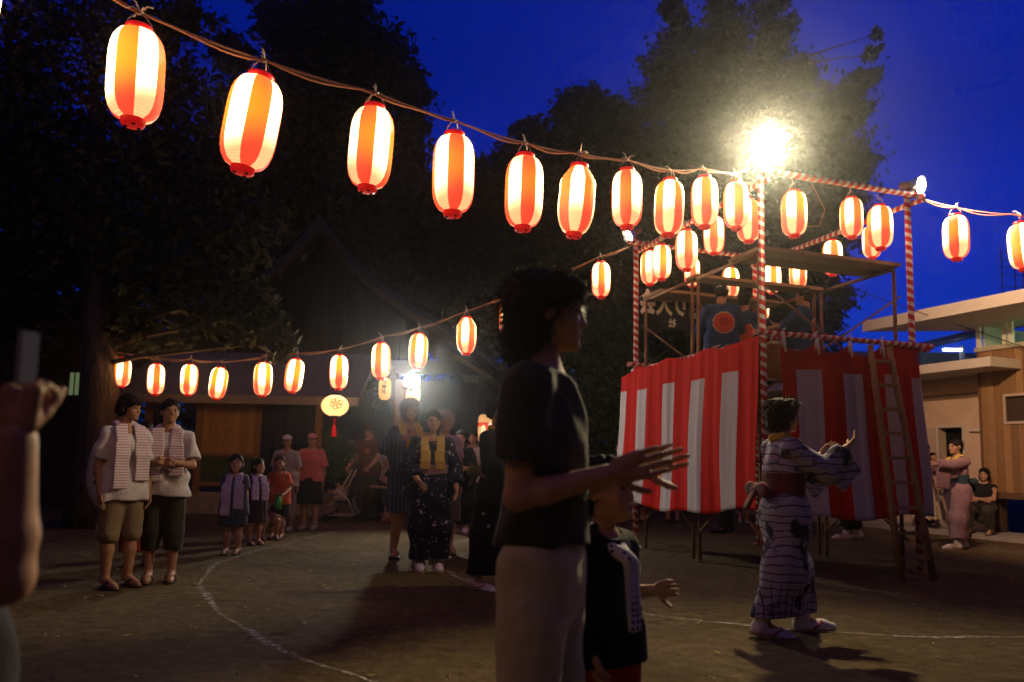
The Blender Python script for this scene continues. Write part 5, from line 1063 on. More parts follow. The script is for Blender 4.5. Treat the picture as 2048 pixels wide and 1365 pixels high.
def footwear(J,kind,m=None,strap=None,sole=None):
    s,k,root=J['s'],J['k'],J['root']
    for i in (0,1):
        fd=nrm(J['legs'][i][2] if len(J['legs'][i])>2 else (0,-1,0)); a=J['ank'][i]; so=a-np.array([0,0,.022*s]); fl=.15*s; u=nrm(np.cross(fd,(1,0,0) if abs(fd[0])<.9 else (0,0,1)))
        side=nrm(np.cross(fd,np.array([0,0,1.]))); upv=nrm(np.cross(side,fd)); b=a-upv*.040*s
        if kind in ('tabi','shoe'):
            o=[(cone(a+np.array([0,0,.03*s]),a-fd*.015*s-upv*.012*s,.03*k,.032*k),0),(cone(a-upv*.02*s-fd*.02*s,so+fd*fl*.62,.028*k,.027*k),.02),(cone(so+fd*fl*.55,so+fd*fl*.9-upv*.006*s,.026*k,.018*k),.015),('cut',a+np.array([0,0,.05*s]),(0,0,1.)),('cut',b,-upv)]
            v,f=sdf_mesh(o,.008); link('sock' if kind=='tabi' else 'shoe',mesh_np('shoe',v,f),root,m)
        if kind in ('tabi','sandal'):
            mb=MB(); n=14; c=Vector(b+fd*fl*.33)
            for z in (0,1):
                pass
            ring=[]; 
            for j in range(n):
                an=2*pi*j/n; x=math.cos(an)*fl*.66; y=math.sin(an)*.034*k*(1.08 if x>0 else .92); ring.append(Vector(fd*x+side*y))
            vs=[c+q+Vector(upv)*(.004) for q in ring]+[c+q-Vector(upv)*.016 for q in ring]; mb.add(vs,[tuple(range(n)),tuple(reversed(range(n,2*n)))]+[(j,n+j,n+(j+1)%n,(j+1)%n) for j in range(n)])
            sd=link('sandal',mb.mesh('sandal'),root,sole)
            toe=Vector(b+fd*fl*.72)+Vector(upv)*.012
            t=MB()
            for sx in (1,-1): t.tube([toe,Vector(b+fd*fl*.5+side*sx*.022*k+upv*.040*s),Vector(b+fd*fl*.18+side*sx*.033*k+upv*.006*s)],.0065*H_(J),6)
            link('strap',t.mesh('strap'),sd,strap)
def H_(J): return J['H']/1.6
# ------------------------------------------------------------------ accessories
def towel(m,l0=.30,l1=.30,w=.055,x=.05,name='towel',g=.03,bust=0.):
    def f(J):
        k,s,H,U,res=J['k'],J['s'],J['H'],J['U'],J['res']; nb=J['neckb']; o=[]
        for sx,l in ((1,l0),(-1,l1)):
            ww=np.array([w*H*.5,0,0]); n0=nb+np.array([sx*.043*H,.014*H,.03*H]); a=nb+np.array([sx*(.05*H),-.042*H-g*.4,.012*H]); z1=.235; c=U(sx*x*H,-(.088*k+g)/1.45-.014-bust*.4,z1*s); zb=z1-l; b=U(sx*(x+.004)*H,-(.101*k+g)/1.45-.018-bust,max(zb,.17)*s); pts=[n0,a,c,b]
            if zb<.17: pts.append(U(sx*(x+.006)*H,-(.098*k+g)/1.45-.02-bust*.75,zb*s))
            for i,(p,q) in enumerate(zip(pts,pts[1:])): o.append((panel(p-ww*(.55,.8,1,1)[i],ww*2*(.55,.8,1,1)[i],q-p,.0085),.012))
            o.append((cone(n0,nb+np.array([0,.042*H,.018*H]),.015*H,.016*H),.02))
        v,fa=sdf_mesh(o,res*.75,wrinkle(.002,J['seed']+9)); link(name,mesh_np(name,v,fa),J['root'],m)
    return f
# ================================================================== cloth
def cloth(name,col,var=.12,rough=.88): return mat(name,col,rough,var=var,vscale=14,bump=.5,bscale=24,bdist=.014,spec=.15,sheen=.1)
def pat(name,base,rough=.88):
    m=mat(name,base,rough,spec=.15); N,L=nodes(m); t=N.new('ShaderNodeTexCoord'); return m,N,L,t.outputs['Object'],N['Principled BSDF']
def mixc(N,L,fac,a,b):
    x=N.new('ShaderNodeMix'); x.data_type='RGBA'; L(fac,x.inputs[0])
    for i,c in ((6,a),(7,b)):
        if isinstance(c,tuple): x.inputs[i].default_value=(*c,1)
        else: L(c,x.inputs[i])
    return x.outputs[2]
def thr(N,L,val,lo,hi):
    r=N.new('ShaderNodeMapRange'); r.inputs[1].default_value=lo; r.inputs[2].default_value=hi; L(val,r.inputs[0]); return r.outputs[0]
def mapped(N,L,co,sc):
    q=N.new('ShaderNodeMapping'); q.inputs['Scale'].default_value=sc; L(co,q.inputs[0]); return q.outputs[0]
def floral(name,base,c1,c2,scale=26.,size=.32,big=None):
    m,N,L,co,b=pat(name,base); v=N.new('ShaderNodeTexVoronoi'); v.inputs['Scale'].default_value=scale; L(co,v.inputs['Vector'])
    n=N.new('ShaderNodeTexNoise'); n.inputs['Scale'].default_value=scale*2.2; L(co,n.inputs['Vector']); a=N.new('ShaderNodeMath'); a.operation='MULTIPLY_ADD'; a.inputs[1].default_value=.28; L(n.outputs['Fac'],a.inputs[0]); L(v.outputs['Distance'],a.inputs[2])
    f=thr(N,L,a.outputs[0],size+.04,size); s=N.new('ShaderNodeSeparateColor'); L(v.outputs['Color'],s.inputs[0]); dc=mixc(N,L,s.outputs[0],c1,c2); k=N.new('ShaderNodeMath'); k.operation='GREATER_THAN'; k.inputs[1].default_value=.35; L(s.outputs[1],k.inputs[0]); g=N.new('ShaderNodeMath'); g.operation='MULTIPLY'; L(f,g.inputs[0]); L(k.outputs[0],g.inputs[1])
    out=mixc(N,L,g.outputs[0],base,dc)
    if big:
        v2=N.new('ShaderNodeTexVoronoi'); v2.inputs['Scale'].default_value=big[0]; L(co,v2.inputs['Vector']); a2=N.new('ShaderNodeMath'); a2.operation='MULTIPLY_ADD'; a2.inputs[1].default_value=.3; L(n.outputs['Fac'],a2.inputs[0]); L(v2.outputs['Distance'],a2.inputs[2]); out=mixc(N,L,thr(N,L,a2.outputs[0],big[1]+.03,big[1]),out,big[2])
    L(out,b.inputs['Base Color']); return m
def banded(name,base,line,freq,axis=2,duty=.5,warp=.0,soft=.15):
    m,N,L,co,b=pat(name,base); s=N.new('ShaderNodeSeparateXYZ'); L(co,s.inputs[0]); n=N.new('ShaderNodeTexNoise'); n.inputs['Scale'].default_value=5; L(co,n.inputs['Vector'])
    a=N.new('ShaderNodeMath'); a.operation='MULTIPLY_ADD'; a.inputs[1].default_value=warp; L(n.outputs['Fac'],a.inputs[0]); L(s.outputs[axis],a.inputs[2]); w=N.new('ShaderNodeMath'); w.operation='MULTIPLY'; w.inputs[1].default_value=freq; L(a.outputs[0],w.inputs[0]); f=N.new('ShaderNodeMath'); f.operation='FRACT'; L(w.outputs[0],f.inputs[0])
    L(mixc(N,L,thr(N,L,f.outputs[0],duty-soft/2,duty+soft/2),base,line),b.inputs['Base Color']); return m
def w1_cloth():
    m,N,L,co,b=pat('pale_lined_yukata',(.34,.29,.38)); s=N.new('ShaderNodeSeparateXYZ'); L(co,s.inputs[0])
    n=N.new('ShaderNodeTexNoise'); n.inputs['Scale'].default_value=4.; n.inputs['Detail'].default_value=4; L(co,n.inputs['Vector'])
    def lines(axis,freq,w,warp):
        a=N.new('ShaderNodeMath'); a.operation='MULTIPLY_ADD'; a.inputs[1].default_value=warp; L(n.outputs['Fac'],a.inputs[0]); L(s.outputs[axis],a.inputs[2]); q=N.new('ShaderNodeMath'); q.operation='MULTIPLY'; q.inputs[1].default_value=freq; L(a.outputs[0],q.inputs[0]); f=N.new('ShaderNodeMath'); f.operation='FRACT'; L(q.outputs[0],f.inputs[0]); return thr(N,L,f.outputs[0],w+.06,w)
    h=lines(2,18.,.17,.14); v=lines(1,19.,.12,.06); zz=thr(N,L,s.outputs[2],.42,.30); g=N.new('ShaderNodeMath'); g.operation='MULTIPLY'; L(v,g.inputs[0]); L(zz,g.inputs[1])
    o1=mixc(N,L,h,(.34,.29,.38),(.09,.08,.13)); o2=mixc(N,L,g.outputs[0],o1,(.05,.04,.07))
    n2=N.new('ShaderNodeTexNoise'); n2.inputs['Scale'].default_value=6.5; n2.inputs['Detail'].default_value=3; L(mapped(N,L,co,(1,1,.9)),n2.inputs['Vector'])
    o3=mixc(N,L,thr(N,L,n2.outputs['Fac'],.55,.62),o2,(.03,.025,.05)); n3=N.new('ShaderNodeTexNoise'); n3.inputs['Scale'].default_value=8.; L(mapped(N,L,co,(1.3,1,1)),n3.inputs['Vector'])
    L(mixc(N,L,thr(N,L,n3.outputs['Fac'],.68,.72),o3,(.30,.09,.11)),b.inputs['Base Color']); return m
def polka(name,base,dot,scale):
    m,N,L,co,b=pat(name,base); v=N.new('ShaderNodeTexVoronoi'); v.inputs['Scale'].default_value=scale; v.inputs['Randomness'].default_value=.15; L(co,v.inputs['Vector']); L(mixc(N,L,thr(N,L,v.outputs['Distance'],.36,.30),base,dot),b.inputs['Base Color']); return m
def happi_cloth():
    m,N,L,co,b=pat('happi_blue',(.03,.055,.16)); s=N.new('ShaderNodeSeparateXYZ'); L(co,s.inputs[0])
    w=N.new('ShaderNodeTexWave'); w.inputs['Scale'].default_value=7; w.inputs['Distortion'].default_value=6; w.bands_direction='DIAGONAL'; L(co,w.inputs['Vector']); z=thr(N,L,s.outputs[2],.83,.80); f=N.new('ShaderNodeMath'); f.operation='MULTIPLY'; L(z,f.inputs[0]); L(thr(N,L,w.outputs['Fac'],.5,.6),f.inputs[1])
    L(mixc(N,L,f.outputs[0],(.03,.055,.16),(.5,.42,.45)),b.inputs['Base Color']); return m
YEL=cloth('yellow_towel',(.62,.44,.10)); WHT=cloth('white_tee',(.52,.48,.50)); TOWS=banded('striped_towel',(.66,.6,.66),(.42,.16,.2),42.,2,.72); LILAC=cloth('lilac_towel',(.5,.42,.6)); HAPPI=happi_cloth()
SOCK=cloth('white_tabi',(.72,.66,.68)); STRAP=mat('red_strap',(.42,.02,.02),.5); SOLE=mat('zori_sole',(.45,.28,.12),.7); BSOLE=mat('black_sole',(.02,.018,.016),.7); BSTRAP=mat('black_strap',(.03,.02,.018),.5); BROWNS=mat('brown_strap',(.18,.07,.035),.5)
TABI=dict(kind='tabi',m=SOCK,strap=STRAP,sole=SOLE); SAND=dict(kind='sandal',strap=BSTRAP,sole=BSOLE); SANDB=dict(kind='sandal',strap=BROWNS,sole=BSOLE)
def SHOE(c,n): return dict(kind='shoe',m=mat(n,c,.6))
DOWN=[((.16,.02,-1),(.05,-.2,-1)),((-.16,.02,-1),(-.05,-.2,-1))]
def at(u,Y): p=P(u,920,Y); return (p.x,Y)
def gxy(u,v): g=G(u,v); return (g.x,g.y)
def stride(f,b): return [((.03,-f,-1),(0,-f*.55,-1)),((-.03,b,-1),(0,b*1.2,-1),(0,-1,-.3))]
DG='dancers and onlookers'
# ---- the woman in front
def chest_print(J): pass
person('person in dark tee, cream trousers and glasses clapping in the foreground',at(1088,2.08),74,1.645,
  arms=[((.0,-.12,-1),(-.30,-1,.36)),((-.04,.06,-1),(.24,-1,.30))],legs=[((.02,-.05,-1),(0,.05,-1)),((-.04,.04,-1),(0,.06,-1))],head=(16,2),hair='wave',hcol='brown',skin='m',fat=.92,
  top=dict(m=cloth('dark_tee',(.045,.042,.03),.2),sleeve=.68,hem=.035,g=.022,flare=1.04,sg=.02,amp=.009),bottom=dict(kind='trousers',m=cloth('khaki_trousers',(.52,.46,.28)),ln=1.94,g=.010,wide=.010),glasses=True,res=.0095,hands=(.10,.10),palms=((-1,0,-.25),(1,0,.25)),shoes=SHOE((.05,.04,.035),'dark_shoe'),hair_n=1500)
# ---- child beside her
POLK=polka('polka_scarf',(.62,.58,.62),(.03,.03,.12),52.)
def scarf(J):
    H=J['H']; nb=J['neckb']; U=J['U']; s=J['s']; k=J['k']; o=[]
    for sx in (1,-1): o.append((cone(nb+np.array([sx*.05*H,.015*H,.01*H]),U(0,-.075*k-.02,.262*s),.022*H,.02*H),.01))
    o.append((cone(nb+np.array([.05*H,.02*H,.01*H]),nb+np.array([-.05*H,.02*H,.01*H]),.024*H,.024*H),.02)); kn=U(0,-.078*k-.035,.25*s); o.append((ell(kn,(.024*H,.018*H,.022*H)),.01)); e1=U(.012*H,-.085*k-.045,.06*s); o.append((panel(kn-np.array([.016,0,0]),(.032,0,0),e1-kn,.011),.01)); e2=U(-.022*H,-.085*k-.04,.11*s); o.append((panel(kn-np.array([.014,0,0]),(.028,0,0),e2-kn,.010),.01))
    v,f=sdf_mesh(o,.006); link('neck_scarf',mesh_np('scarf',v,f),J['root'],POLK)
    o=[(panel(J['sh'][0]+np.array([-.02,-.03,.02]),(.07,0,-.03),(.02,.06,-.01),.009),0)]; v,f=sdf_mesh(o,.006); link('white_collar',mesh_np('wc',v,f),J['root'],cloth('white_collar',(.7,.66,.62)))
person('small child in black tunic, red shorts and polka dot scarf',at(1207,2.5),38,1.13,arms=[((.15,.30,-1),(.12,-.95,.22)),((-.1,.1,-1),(.05,-.5,-.8))],head=(14,-6),hair='short',skin='m',child=True,
  top=dict(m=cloth('black_tunic',(.012,.011,.012)),sleeve=.3,hem=-.06,g=.02,flare=1.12,sg=.01),bottom=dict(kind='trousers',m=cloth('red_shorts',(.36,.02,.015)),ln=1.15,g=.018,wide=.015),extras=(scarf,),res=.009,shoes=SHOE((.3,.28,.26),'pale_shoe'),hair_n=500)
# ---- pale yukata dancer before the tower
W1C=w1_cloth()
person('woman in pale lined yukata with maroon sash striding before the tower',gxy(1573,1268),96,1.585,
  arms=[((.14,-.7,-.62),(-.05,-.75,.62)),((-.14,-.72,-.5),(.04,-.72,.78))],legs=[((.02,-.30,-1),(0,-.16,-1)),((-.02,.22,-1),(0,.36,-1),(0,-1,-.25))],head=(6,0),hair='curl',hcol='brown',skin='m',female=True,fat=1.02,
  robe=dict(m=W1C,obi=cloth('maroon_sash',(.13,.03,.03)),hem=.085,collar=YEL,sleeve=.25,ob=(.03,.18)),extras=(towel(YEL,.05,.05,.05,.03),),glasses=True,res=.0105,hands=(.25,.3),palms=(None,(.2,-.3,.9)),shoes=TABI,hair_n=700)
# ---- pink yukata dancer by the hall
PINKY=floral('pink_swirl_yukata',(.30,.17,.20),(.12,.07,.13),(.42,.3,.33),13.,.42)
person('woman in pink patterned yukata with teal sash dancing by the hall',gxy(1920,1098),-82,1.55,arms=[((.12,-1,-.22),(.0,-1,.1)),((-.1,-1,-.3),(.05,-1,.16))],legs=stride(.2,.16),head=(4,0),hair='short',skin='m',female=True,
  robe=dict(m=PINKY,obi=banded('teal_sash',(.05,.09,.11),(.02,.04,.06),30.,2),sleeve=.34),extras=(towel(YEL,.04,.04,.05,.03),),res=.012,shoes=TABI)
# ---- mother, baby and others by the door
person('mother in brown top and long cream skirt carrying a baby',at(1850,13.75),-8,1.50,base_z=.07,arms=[((.2,-.35,-1),(-.75,-.75,.12)),((-.2,-.35,-1),(.6,-.9,-.1))],head=(20,10),hair='short',hcol='black',female=True,top=dict(m=cloth('brown_top',(.12,.07,.035)),sleeve=.35,hem=-.02),bottom=dict(kind='skirt',m=cloth('cream_skirt',(.55,.43,.30)),z1=.16,flare=1.3,amp=.012),shoes=SHOE((.03,.025,.02),'black_shoe'))
person('baby in white held against the brown top',at(1866,13.45),20,.68,base_z=.78,arms=[((.5,-.5,-.6),(0,-1,-.2)),((-.5,-.5,-.6),(0,-1,-.2))],legs=[((.25,-.6,-.6),(0,-.1,-1)),((-.25,-.6,-.6),(0,-.1,-1))],hair='short',child=True,top=dict(m=cloth('baby_white',(.62,.58,.52)),sleeve=.6,hem=-.1,g=.012),res=.01,category='baby',hair_n=80)
person('woman with long dark hair leaning on the wall behind the mother',at(1856,14.55),0,1.56,base_z=.07,hair='long',female=True,top=dict(m=cloth('black_top',(.02,.018,.018)),sleeve=.5),bottom=dict(kind='trousers',m=cloth('black_trousers',(.025,.022,.022)),ln=1.9),shoes=SHOE((.02,.02,.02),'plain_black_shoe'),head=(12,6))
person('woman in black sleeveless top squatting beside the timber wing',at(1962,12.75),-45,1.55,base_z=.07,legs=[((.16,-.95,.12),(.02,.42,-1)),((-.16,-.95,.12),(-.02,.42,-1))],arms=[((.1,-.75,-.75),(-.8,-.45,-.05)),((-.1,-.75,-.75),(.8,-.5,-.05))],lean=22,hair='bob',female=True,top=dict(m=cloth('black_vest',(.018,.016,.016)),sleeve=0,hem=-.02),bottom=dict(kind='trousers',m=cloth('dark_olive_trousers',(.05,.042,.03)),ln=1.85),shoes=SAND)
person('toddler in white standing behind the pink yukata',at(1903,12.7),50,.86,base_z=.07,hair='short',child=True,top=dict(m=cloth('toddler_white',(.55,.52,.50)),sleeve=.7,hem=-.06,g=.02),bottom=dict(kind='trousers',m=cloth('toddler_trousers',(.5,.46,.42)),ln=1.8,g=.012),shoes=SHOE((.3,.03,.03),'red_shoe'),hair_n=80)
# ---- people half hidden behind the tower
BG='people half hidden behind the tower curtains'
person('person in shorts with bare legs behind the left curtain',gxy(1345,1045),170,1.55,hair='short',top=dict(m=WHT,sleeve=.5),bottom=dict(kind='trousers',m=cloth('dark_shorts',(.04,.035,.03)),ln=.9),shoes=SANDB,group=BG,legs=[((.03,-.08,-1),(0,.06,-1)),((-.03,.1,-1),(0,.1,-1))])
person('person in wide black trousers behind the left curtain',gxy(1452,1066),-85,1.65,hair='short',top=dict(m=cloth('grey_tee',(.2,.19,.19)),sleeve=.5),bottom=dict(kind='trousers',m=cloth('wide_black_trousers',(.02,.018,.016)),ln=1.93,wide=.03),shoes=SHOE((.02,.02,.02),'dull_black_shoe'),group=BG,legs=stride(.12,.12))
person('child in black and white dotted skirt behind the tower',gxy(1487,1046),-20,1.15,hair='bob',child=True,top=dict(m=cloth('child_red_top',(.3,.04,.04)),sleeve=.5),bottom=dict(kind='skirt',m=polka('dotted_skirt',(.03,.026,.026),(.55,.5,.45),26.),z1=.3),shoes=SHOE((.45,.42,.4),'white_shoe'),group=BG)
person('dancer in black and cream flowered yukata behind the right curtain',gxy(1702,1078),-86,1.55,hair='up',female=True,robe=dict(m=floral('black_cream_yukata',(.015,.013,.013),(.5,.42,.32),(.5,.42,.32),8.,.40),obi=cloth('cream_sash',(.45,.38,.28)),hem=.11),shoes=TABI,group=BG,legs=stride(.24,.22))
person('onlooker in pale lace skirt glimpsed between the child and the tower',gxy(1240,1046),-60,1.52,hair='bob',female=True,top=dict(m=cloth('dark_knit',(.03,.026,.03)),sleeve=.6),bottom=dict(kind='skirt',m=cloth('lace_skirt',(.4,.36,.32)),z1=.38,flare=1.25,amp=.012),shoes=SANDB,group=BG)
person('onlooker in long black skirt and sandals beside the left tower leg',gxy(1276,1043),150,1.5,hair='bob',female=True,top=dict(m=cloth('charcoal_top',(.04,.036,.04)),sleeve=.5),bottom=dict(kind='skirt',m=cloth('black_long_skirt',(.02,.018,.018)),z1=.3,flare=1.2),shoes=SANDB,group=BG)
# ---- two boys on the left
person('taller boy in white tee, striped towel and beige shorts looking away',gxy(232,1174),54,1.635,fat=.93,head=(26,4),hair='mop',skin='d',arms=[((.14,-.05,-1),(.0,-.22,-1)),((-.16,.06,-1),(-.02,-.28,-1))],top=dict(m=WHT,sleeve=.80,hem=-.075,g=.020,flare=1.14,sg=.018,amp=.010),bottom=dict(kind='trousers',m=cloth('beige_shorts',(.20,.14,.085)),ln=1.12,g=.016,wide=.012),extras=(towel(TOWS,.2,.24,.07,.052,g=.022),),shoes=SAND,res=.0115,hair_n=500)
person('boy with glasses and striped towel standing with hands clasped',gxy(318,1163),22,1.62,fat=.93,head=(14,-4),hair='short',skin='d',arms=[((.24,-.30,-1),(-.95,-.62,.16)),((-.24,-.28,-1),(.95,-.66,.12))],top=dict(m=WHT,sleeve=.80,hem=-.05,g=.020,flare=1.14,sg=.018,amp=.010),bottom=dict(kind='trousers',m=cloth('dark_capri',(.035,.03,.022)),ln=1.45,g=.016,wide=.016),extras=(towel(TOWS,.17,.2,.07,.052,g=.022),),glasses=True,shoes=SANDB,res=.0115,hands=(.8,.8),hair_n=500)
person('person in orange red robe standing between the two boys',at(287,7.9),30,1.46,hair='short',female=True,robe=dict(m=floral('orange_robe',(.36,.07,.03),(.5,.2,.1),(.25,.03,.02),14.,.3),obi=cloth('pale_sash',(.5,.36,.3))),shoes=SAND,arms=[((.2,-.2,-1),(-.4,-.9,-.1)),((-.2,-.2,-1),(.4,-.9,-.1))])
def inflatable():
    Y=7.25; c=P(196,945,Y); o=empty('inflatable_ring',Vector((c.x,c.y,0)),0,'pale curved inflatable ring hanging behind the taller boy','ring'); pts=[];rr=[]
    m=mat('pale_vinyl',(.42,.38,.40),.4,spec=.4); dk=mat('dark_print',(.03,.025,.03),.5); cx=P(250,945,Y)-c
    for i in range(25):
        a=2*pi*i/24; pts.append((c.x+cx.x+math.cos(a)*.29,c.y,c.z+math.sin(a)*.36)); 
    MB().tube(pts,.085,12,caps=False).build('ring_tube',m,o)
    for i in range(9):
        a=pi*.62+i*.095*pi; q=(c.x+cx.x+math.cos(a)*.245,c.y-.07,c.z+math.sin(a)*.31); MB().lathe([(.012,-.03),(.03,0),(.012,.03)],q,8).build('printed_ring',dk,o)
    MB().lathe([(.012,-.03),(.03,0),(.02,.05)],Vector((P(207,1058,6.7).x,6.62,P(207,1058,6.7).z)),8).build('yellow_charm',mat('charm',(.4,.42,.03),.5),o)
inflatable()
# ---- children and families, middle distance
JIN=cloth('slate_jinbei',(.09,.095,.14))
person('girl in slate top with a lilac towel round her neck',gxy(463,1108),6,1.14,hair='bob',child=True,top=dict(m=JIN,sleeve=.6,hem=-.1,g=.02),bottom=dict(kind='skirt',m=cloth('teal_skirt',(.05,.07,.085)),z1=.33,flare=1.12),extras=(towel(LILAC,.27,.34,.085,.06),),shoes=SANDB,head=(8,0))
person('dark haired child in towel half behind the girl',gxy(507,1090),45,1.1,hair='bob',child=True,top=dict(m=cloth('plum_top',(.07,.035,.045)),sleeve=.6,hem=-.1),bottom=dict(kind='skirt',m=cloth('plum_skirt',(.05,.025,.03)),z1=.3),extras=(towel(LILAC,.2,.2,.08,.06),),shoes=SANDB,head=(20,0))
person('crouching child in a pink sun hat',gxy(530,1078),35,1.05,hair='bob',child=True,legs=[((.16,-.95,.0),(.0,.3,-1)),((-.16,-.95,.0),(.0,.3,-1))],arms=[((.1,-.8,-.6),(-.3,-.9,.2)),((-.1,-.8,-.6),(.3,-.9,.2))],lean=12,top=dict(m=cloth('crouch_top',(.2,.09,.07)),sleeve=.5),bottom=dict(kind='trousers',m=cloth('crouch_shorts',(.3,.17,.13)),ln=1.),cap=(cloth('pink_hat',(.62,.33,.27)),'dome'),shoes=SANDB)
person('child in bright orange tee and dark shorts',gxy(553,1077),8,1.14,hair='bob',hcol='brown',child=True,skin='m',top=dict(m=cloth('orange_tee',(.50,.085,.03)),sleeve=.75,hem=-.08,g=.025),bottom=dict(kind='trousers',m=cloth('dark_play_shorts',(.03,.025,.022)),ln=.95,g=.03,wide=.02),arms=[((.25,-.1,-1),(-.2,-.6,-.3)),((-.25,-.1,-1),(.3,-.8,.1))],shoes=SAND)
def bottle():
    p=P(556,1005,10.45); o=empty('water_bottle',p-Vector((0,0,.1)),0,'green water bottle hanging in front of the orange tee','bottle'); g=mat('green_plastic',(.05,.36,.06),.3,spec=.5)
    link('bottle_body',MB().lathe([(.01,0),(.05,.005),(.052,.13),(.035,.16),(.03,.18)],n=16).mesh('b'),o,g); link('bottle_cap',MB().lathe([(.03,.18),(.034,.183),(.034,.215),(.02,.22)],n=14).mesh('c'),o,mat('cap_green',(.03,.15,.04),.4)); link('bottle_strap',MB().tube([(.03,0,.18),(.1,.0,.42),(.05,.05,.62)],.008,5).mesh('s'),o,BSTRAP)
bottle()
person('boy in a grey tee and pale cap standing by the drape',at(573,11.7),6,1.46,hair='short',skin='d',top=dict(m=cloth('grey_raglan',(.32,.27,.26)),sleeve=.8,hem=-.05,g=.025),bottom=dict(kind='trousers',m=cloth('mauve_trousers',(.22,.14,.15)),ln=1.7),cap=(cloth('pale_cap',(.5,.46,.48)),'brim'),shoes=SHOE((.2,.18,.17),'grey_shoe'))
person('youth in pink polo, pink cap and black knee-length shorts',gxy(617,1060),4,1.50,hair='short',skin='d',top=dict(m=cloth('pink_polo',(.48,.13,.12)),sleeve=.85,hem=-.02,g=.022),bottom=dict(kind='skirt',m=cloth('black_culottes',(.02,.017,.017)),z1=.42,flare=1.2),cap=(cloth('pink_cap',(.5,.2,.22)),'brim'),shoes=SHOE((.3,.27,.26),'white_trainer'),arms=[((.2,.02,-1),(-.02,-.1,-1)),((-.2,.02,-1),(.02,-.1,-1))])
def chest_mark(txt,size,m,dz=.21,x=.0):
    def f(J):
        U,k,s=J['U'],J['k'],J['s']; me=text_mesh(txt,size,.006,.004); o=link('chest_print',me,J['root'],m); o.location=U(x,-.098*k/1.45-.034,dz*s)
    return f
person('man in brown tee with an orange chest letter pushing the stroller',gxy(733,1040),-12,1.775,head=(-8,24),hair='mop',hcol='brown',skin='m',arms=[((.16,-.35,-1),(-.3,-.75,-.6)),((-.2,-.35,-1),(-.18,-.75,-.65))],top=dict(m=cloth('brown_tee',(.10,.04,.02)),sleeve=.7,hem=-.06,g=.025),bottom=dict(kind='trousers',m=cloth('olive_trousers',(.06,.05,.03)),ln=1.95,g=.02,wide=.02),shoes=SHOE((.03,.025,.02),'dark_trainer'),extras=(chest_mark('H',.09,mat('orange_print',(.7,.22,.03),.7),.2,.03),),hands=(.9,.9))
def stroller():
    g=G(682,1046); o=empty('stroller',g,0,'light metal baby stroller in front of the man in brown','stroller'); fm=mat('stroller_tube',(.62,.52,.42),.35,metal=.4); bk=mat('stroller_cloth',(.03,.026,.026),.85); wb=mat('wheel_black',(.02,.02,.02),.6); x0,y0=g.x,g.y
    for dy in (-.0,.40):
        y=y0+dy
        MB().tube([(x0-.28,y,.09),(x0-.05,y,.52),(x0+.18,y-.0,.98)],.012,8).build('frame_tube',fm,o); MB().tube([(x0+.26,y,.09),(x0+.10,y,.42),(x0-.12,y,.60)],.012,8).build('frame_tube',fm,o); MB().tube([(x0-.26,y,.13),(x0+.26,y,.13)],.01,8).build('frame_tube',fm,o)
        MB().tube([(x0+.17,y,.96),(x0+.27,y,1.0),(x0+.30,y,.96)],.017,8).build('handle',bk,o)
        for x in (-.28,.27):
            w=MB().tube([(x0+x,y-.028,.075),(x0+x,y-.008,.075)],.075,16).tube([(x0+x,y+.008,.075),(x0+x,y+.028,.075)],.075,16).build('wheel',wb,o); MB().tube([(x0+x,y-.031,.075),(x0+x,y+.031,.075)],.022,10).build('hub',fm,w)
    MB().tube([(x0+.1,y0,.42),(x0+.1,y0+.4,.42)],.01,6).build('cross_tube',fm,o); MB().tube([(x0+.0,y0,.60),(x0+.0,y0+.4,.60)],.01,6).build('cross_tube',fm,o)
    V,F=sdf_mesh([(panel((x0-.16,y0+.03,.40),(.26,0,-.04),(0,.34,0),.02),0),(panel((x0+.08,y0+.03,.38),(.12,0,.42),(0,.34,0),.02),.03)],.014); me=mesh_np('seat',V-np.array(g),F); link('seat',me,o,bk)
    person('baby lying in the stroller',(x0-.02,y0+.2),-72,.66,base_z=.16,seat=.27,legs=[((.15,-1,.05),(0,-.5,-.8)),((-.15,-1,.05),(0,-.5,-.8))],arms=[((.4,-.6,-.6),(-.2,-1,.1)),((-.4,-.6,-.6),(.2,-1,.1))],lean=-28,hair='short',child=True,top=dict(m=cloth('stroller_baby_suit',(.42,.36,.36)),sleeve=1.4,hem=-.1,g=.012),res=.01,category='baby',hair_n=60)
stroller()
person('woman in white vest and jeans with a hand at her mouth',at(757,14.7),18,1.47,hair='long',hcol='brown',female=True,skin='l',top=dict(m=cloth('white_vest',(.66,.6,.56)),sleeve=.2,hem=-.03),bottom=dict(kind='trousers',m=cloth('blue_jeans',(.05,.07,.11)),ln=1.9),arms=[((.2,-.25,-1),(-.45,-.5,1)),((-.2,-.2,-1),(.9,-.6,.1))],shoes=SHOE((.3,.2,.16),'tan_shoe'))
person('woman in black stooping over a toddler',at(789,14.1),-40,1.48,hair='bob',female=True,lean=18,top=dict(m=cloth('black_blouse',(.018,.016,.018)),sleeve=.4),bottom=dict(kind='skirt',m=cloth('black_skirt',(.03,.024,.024)),z1=.5),arms=[((.1,-.6,-.8),(-.2,-.6,-.7)),((-.2,-.5,-.8),(.2,-.6,-.7))],shoes=SANDB)
person('toddler in dark romper reaching out beside the stroller',at(778,13.75),-60,.86,hair='short',child=True,skin='l',top=dict(m=cloth('teal_romper',(.05,.08,.10)),sleeve=.3,hem=-.15),arms=[((.3,-.9,-.1),(.0,-1,.2)),((-.4,-.8,-.1),(0,-1,.1))],shoes=SHOE((.25,.05,.05),'maroon_shoe'),hair_n=60)
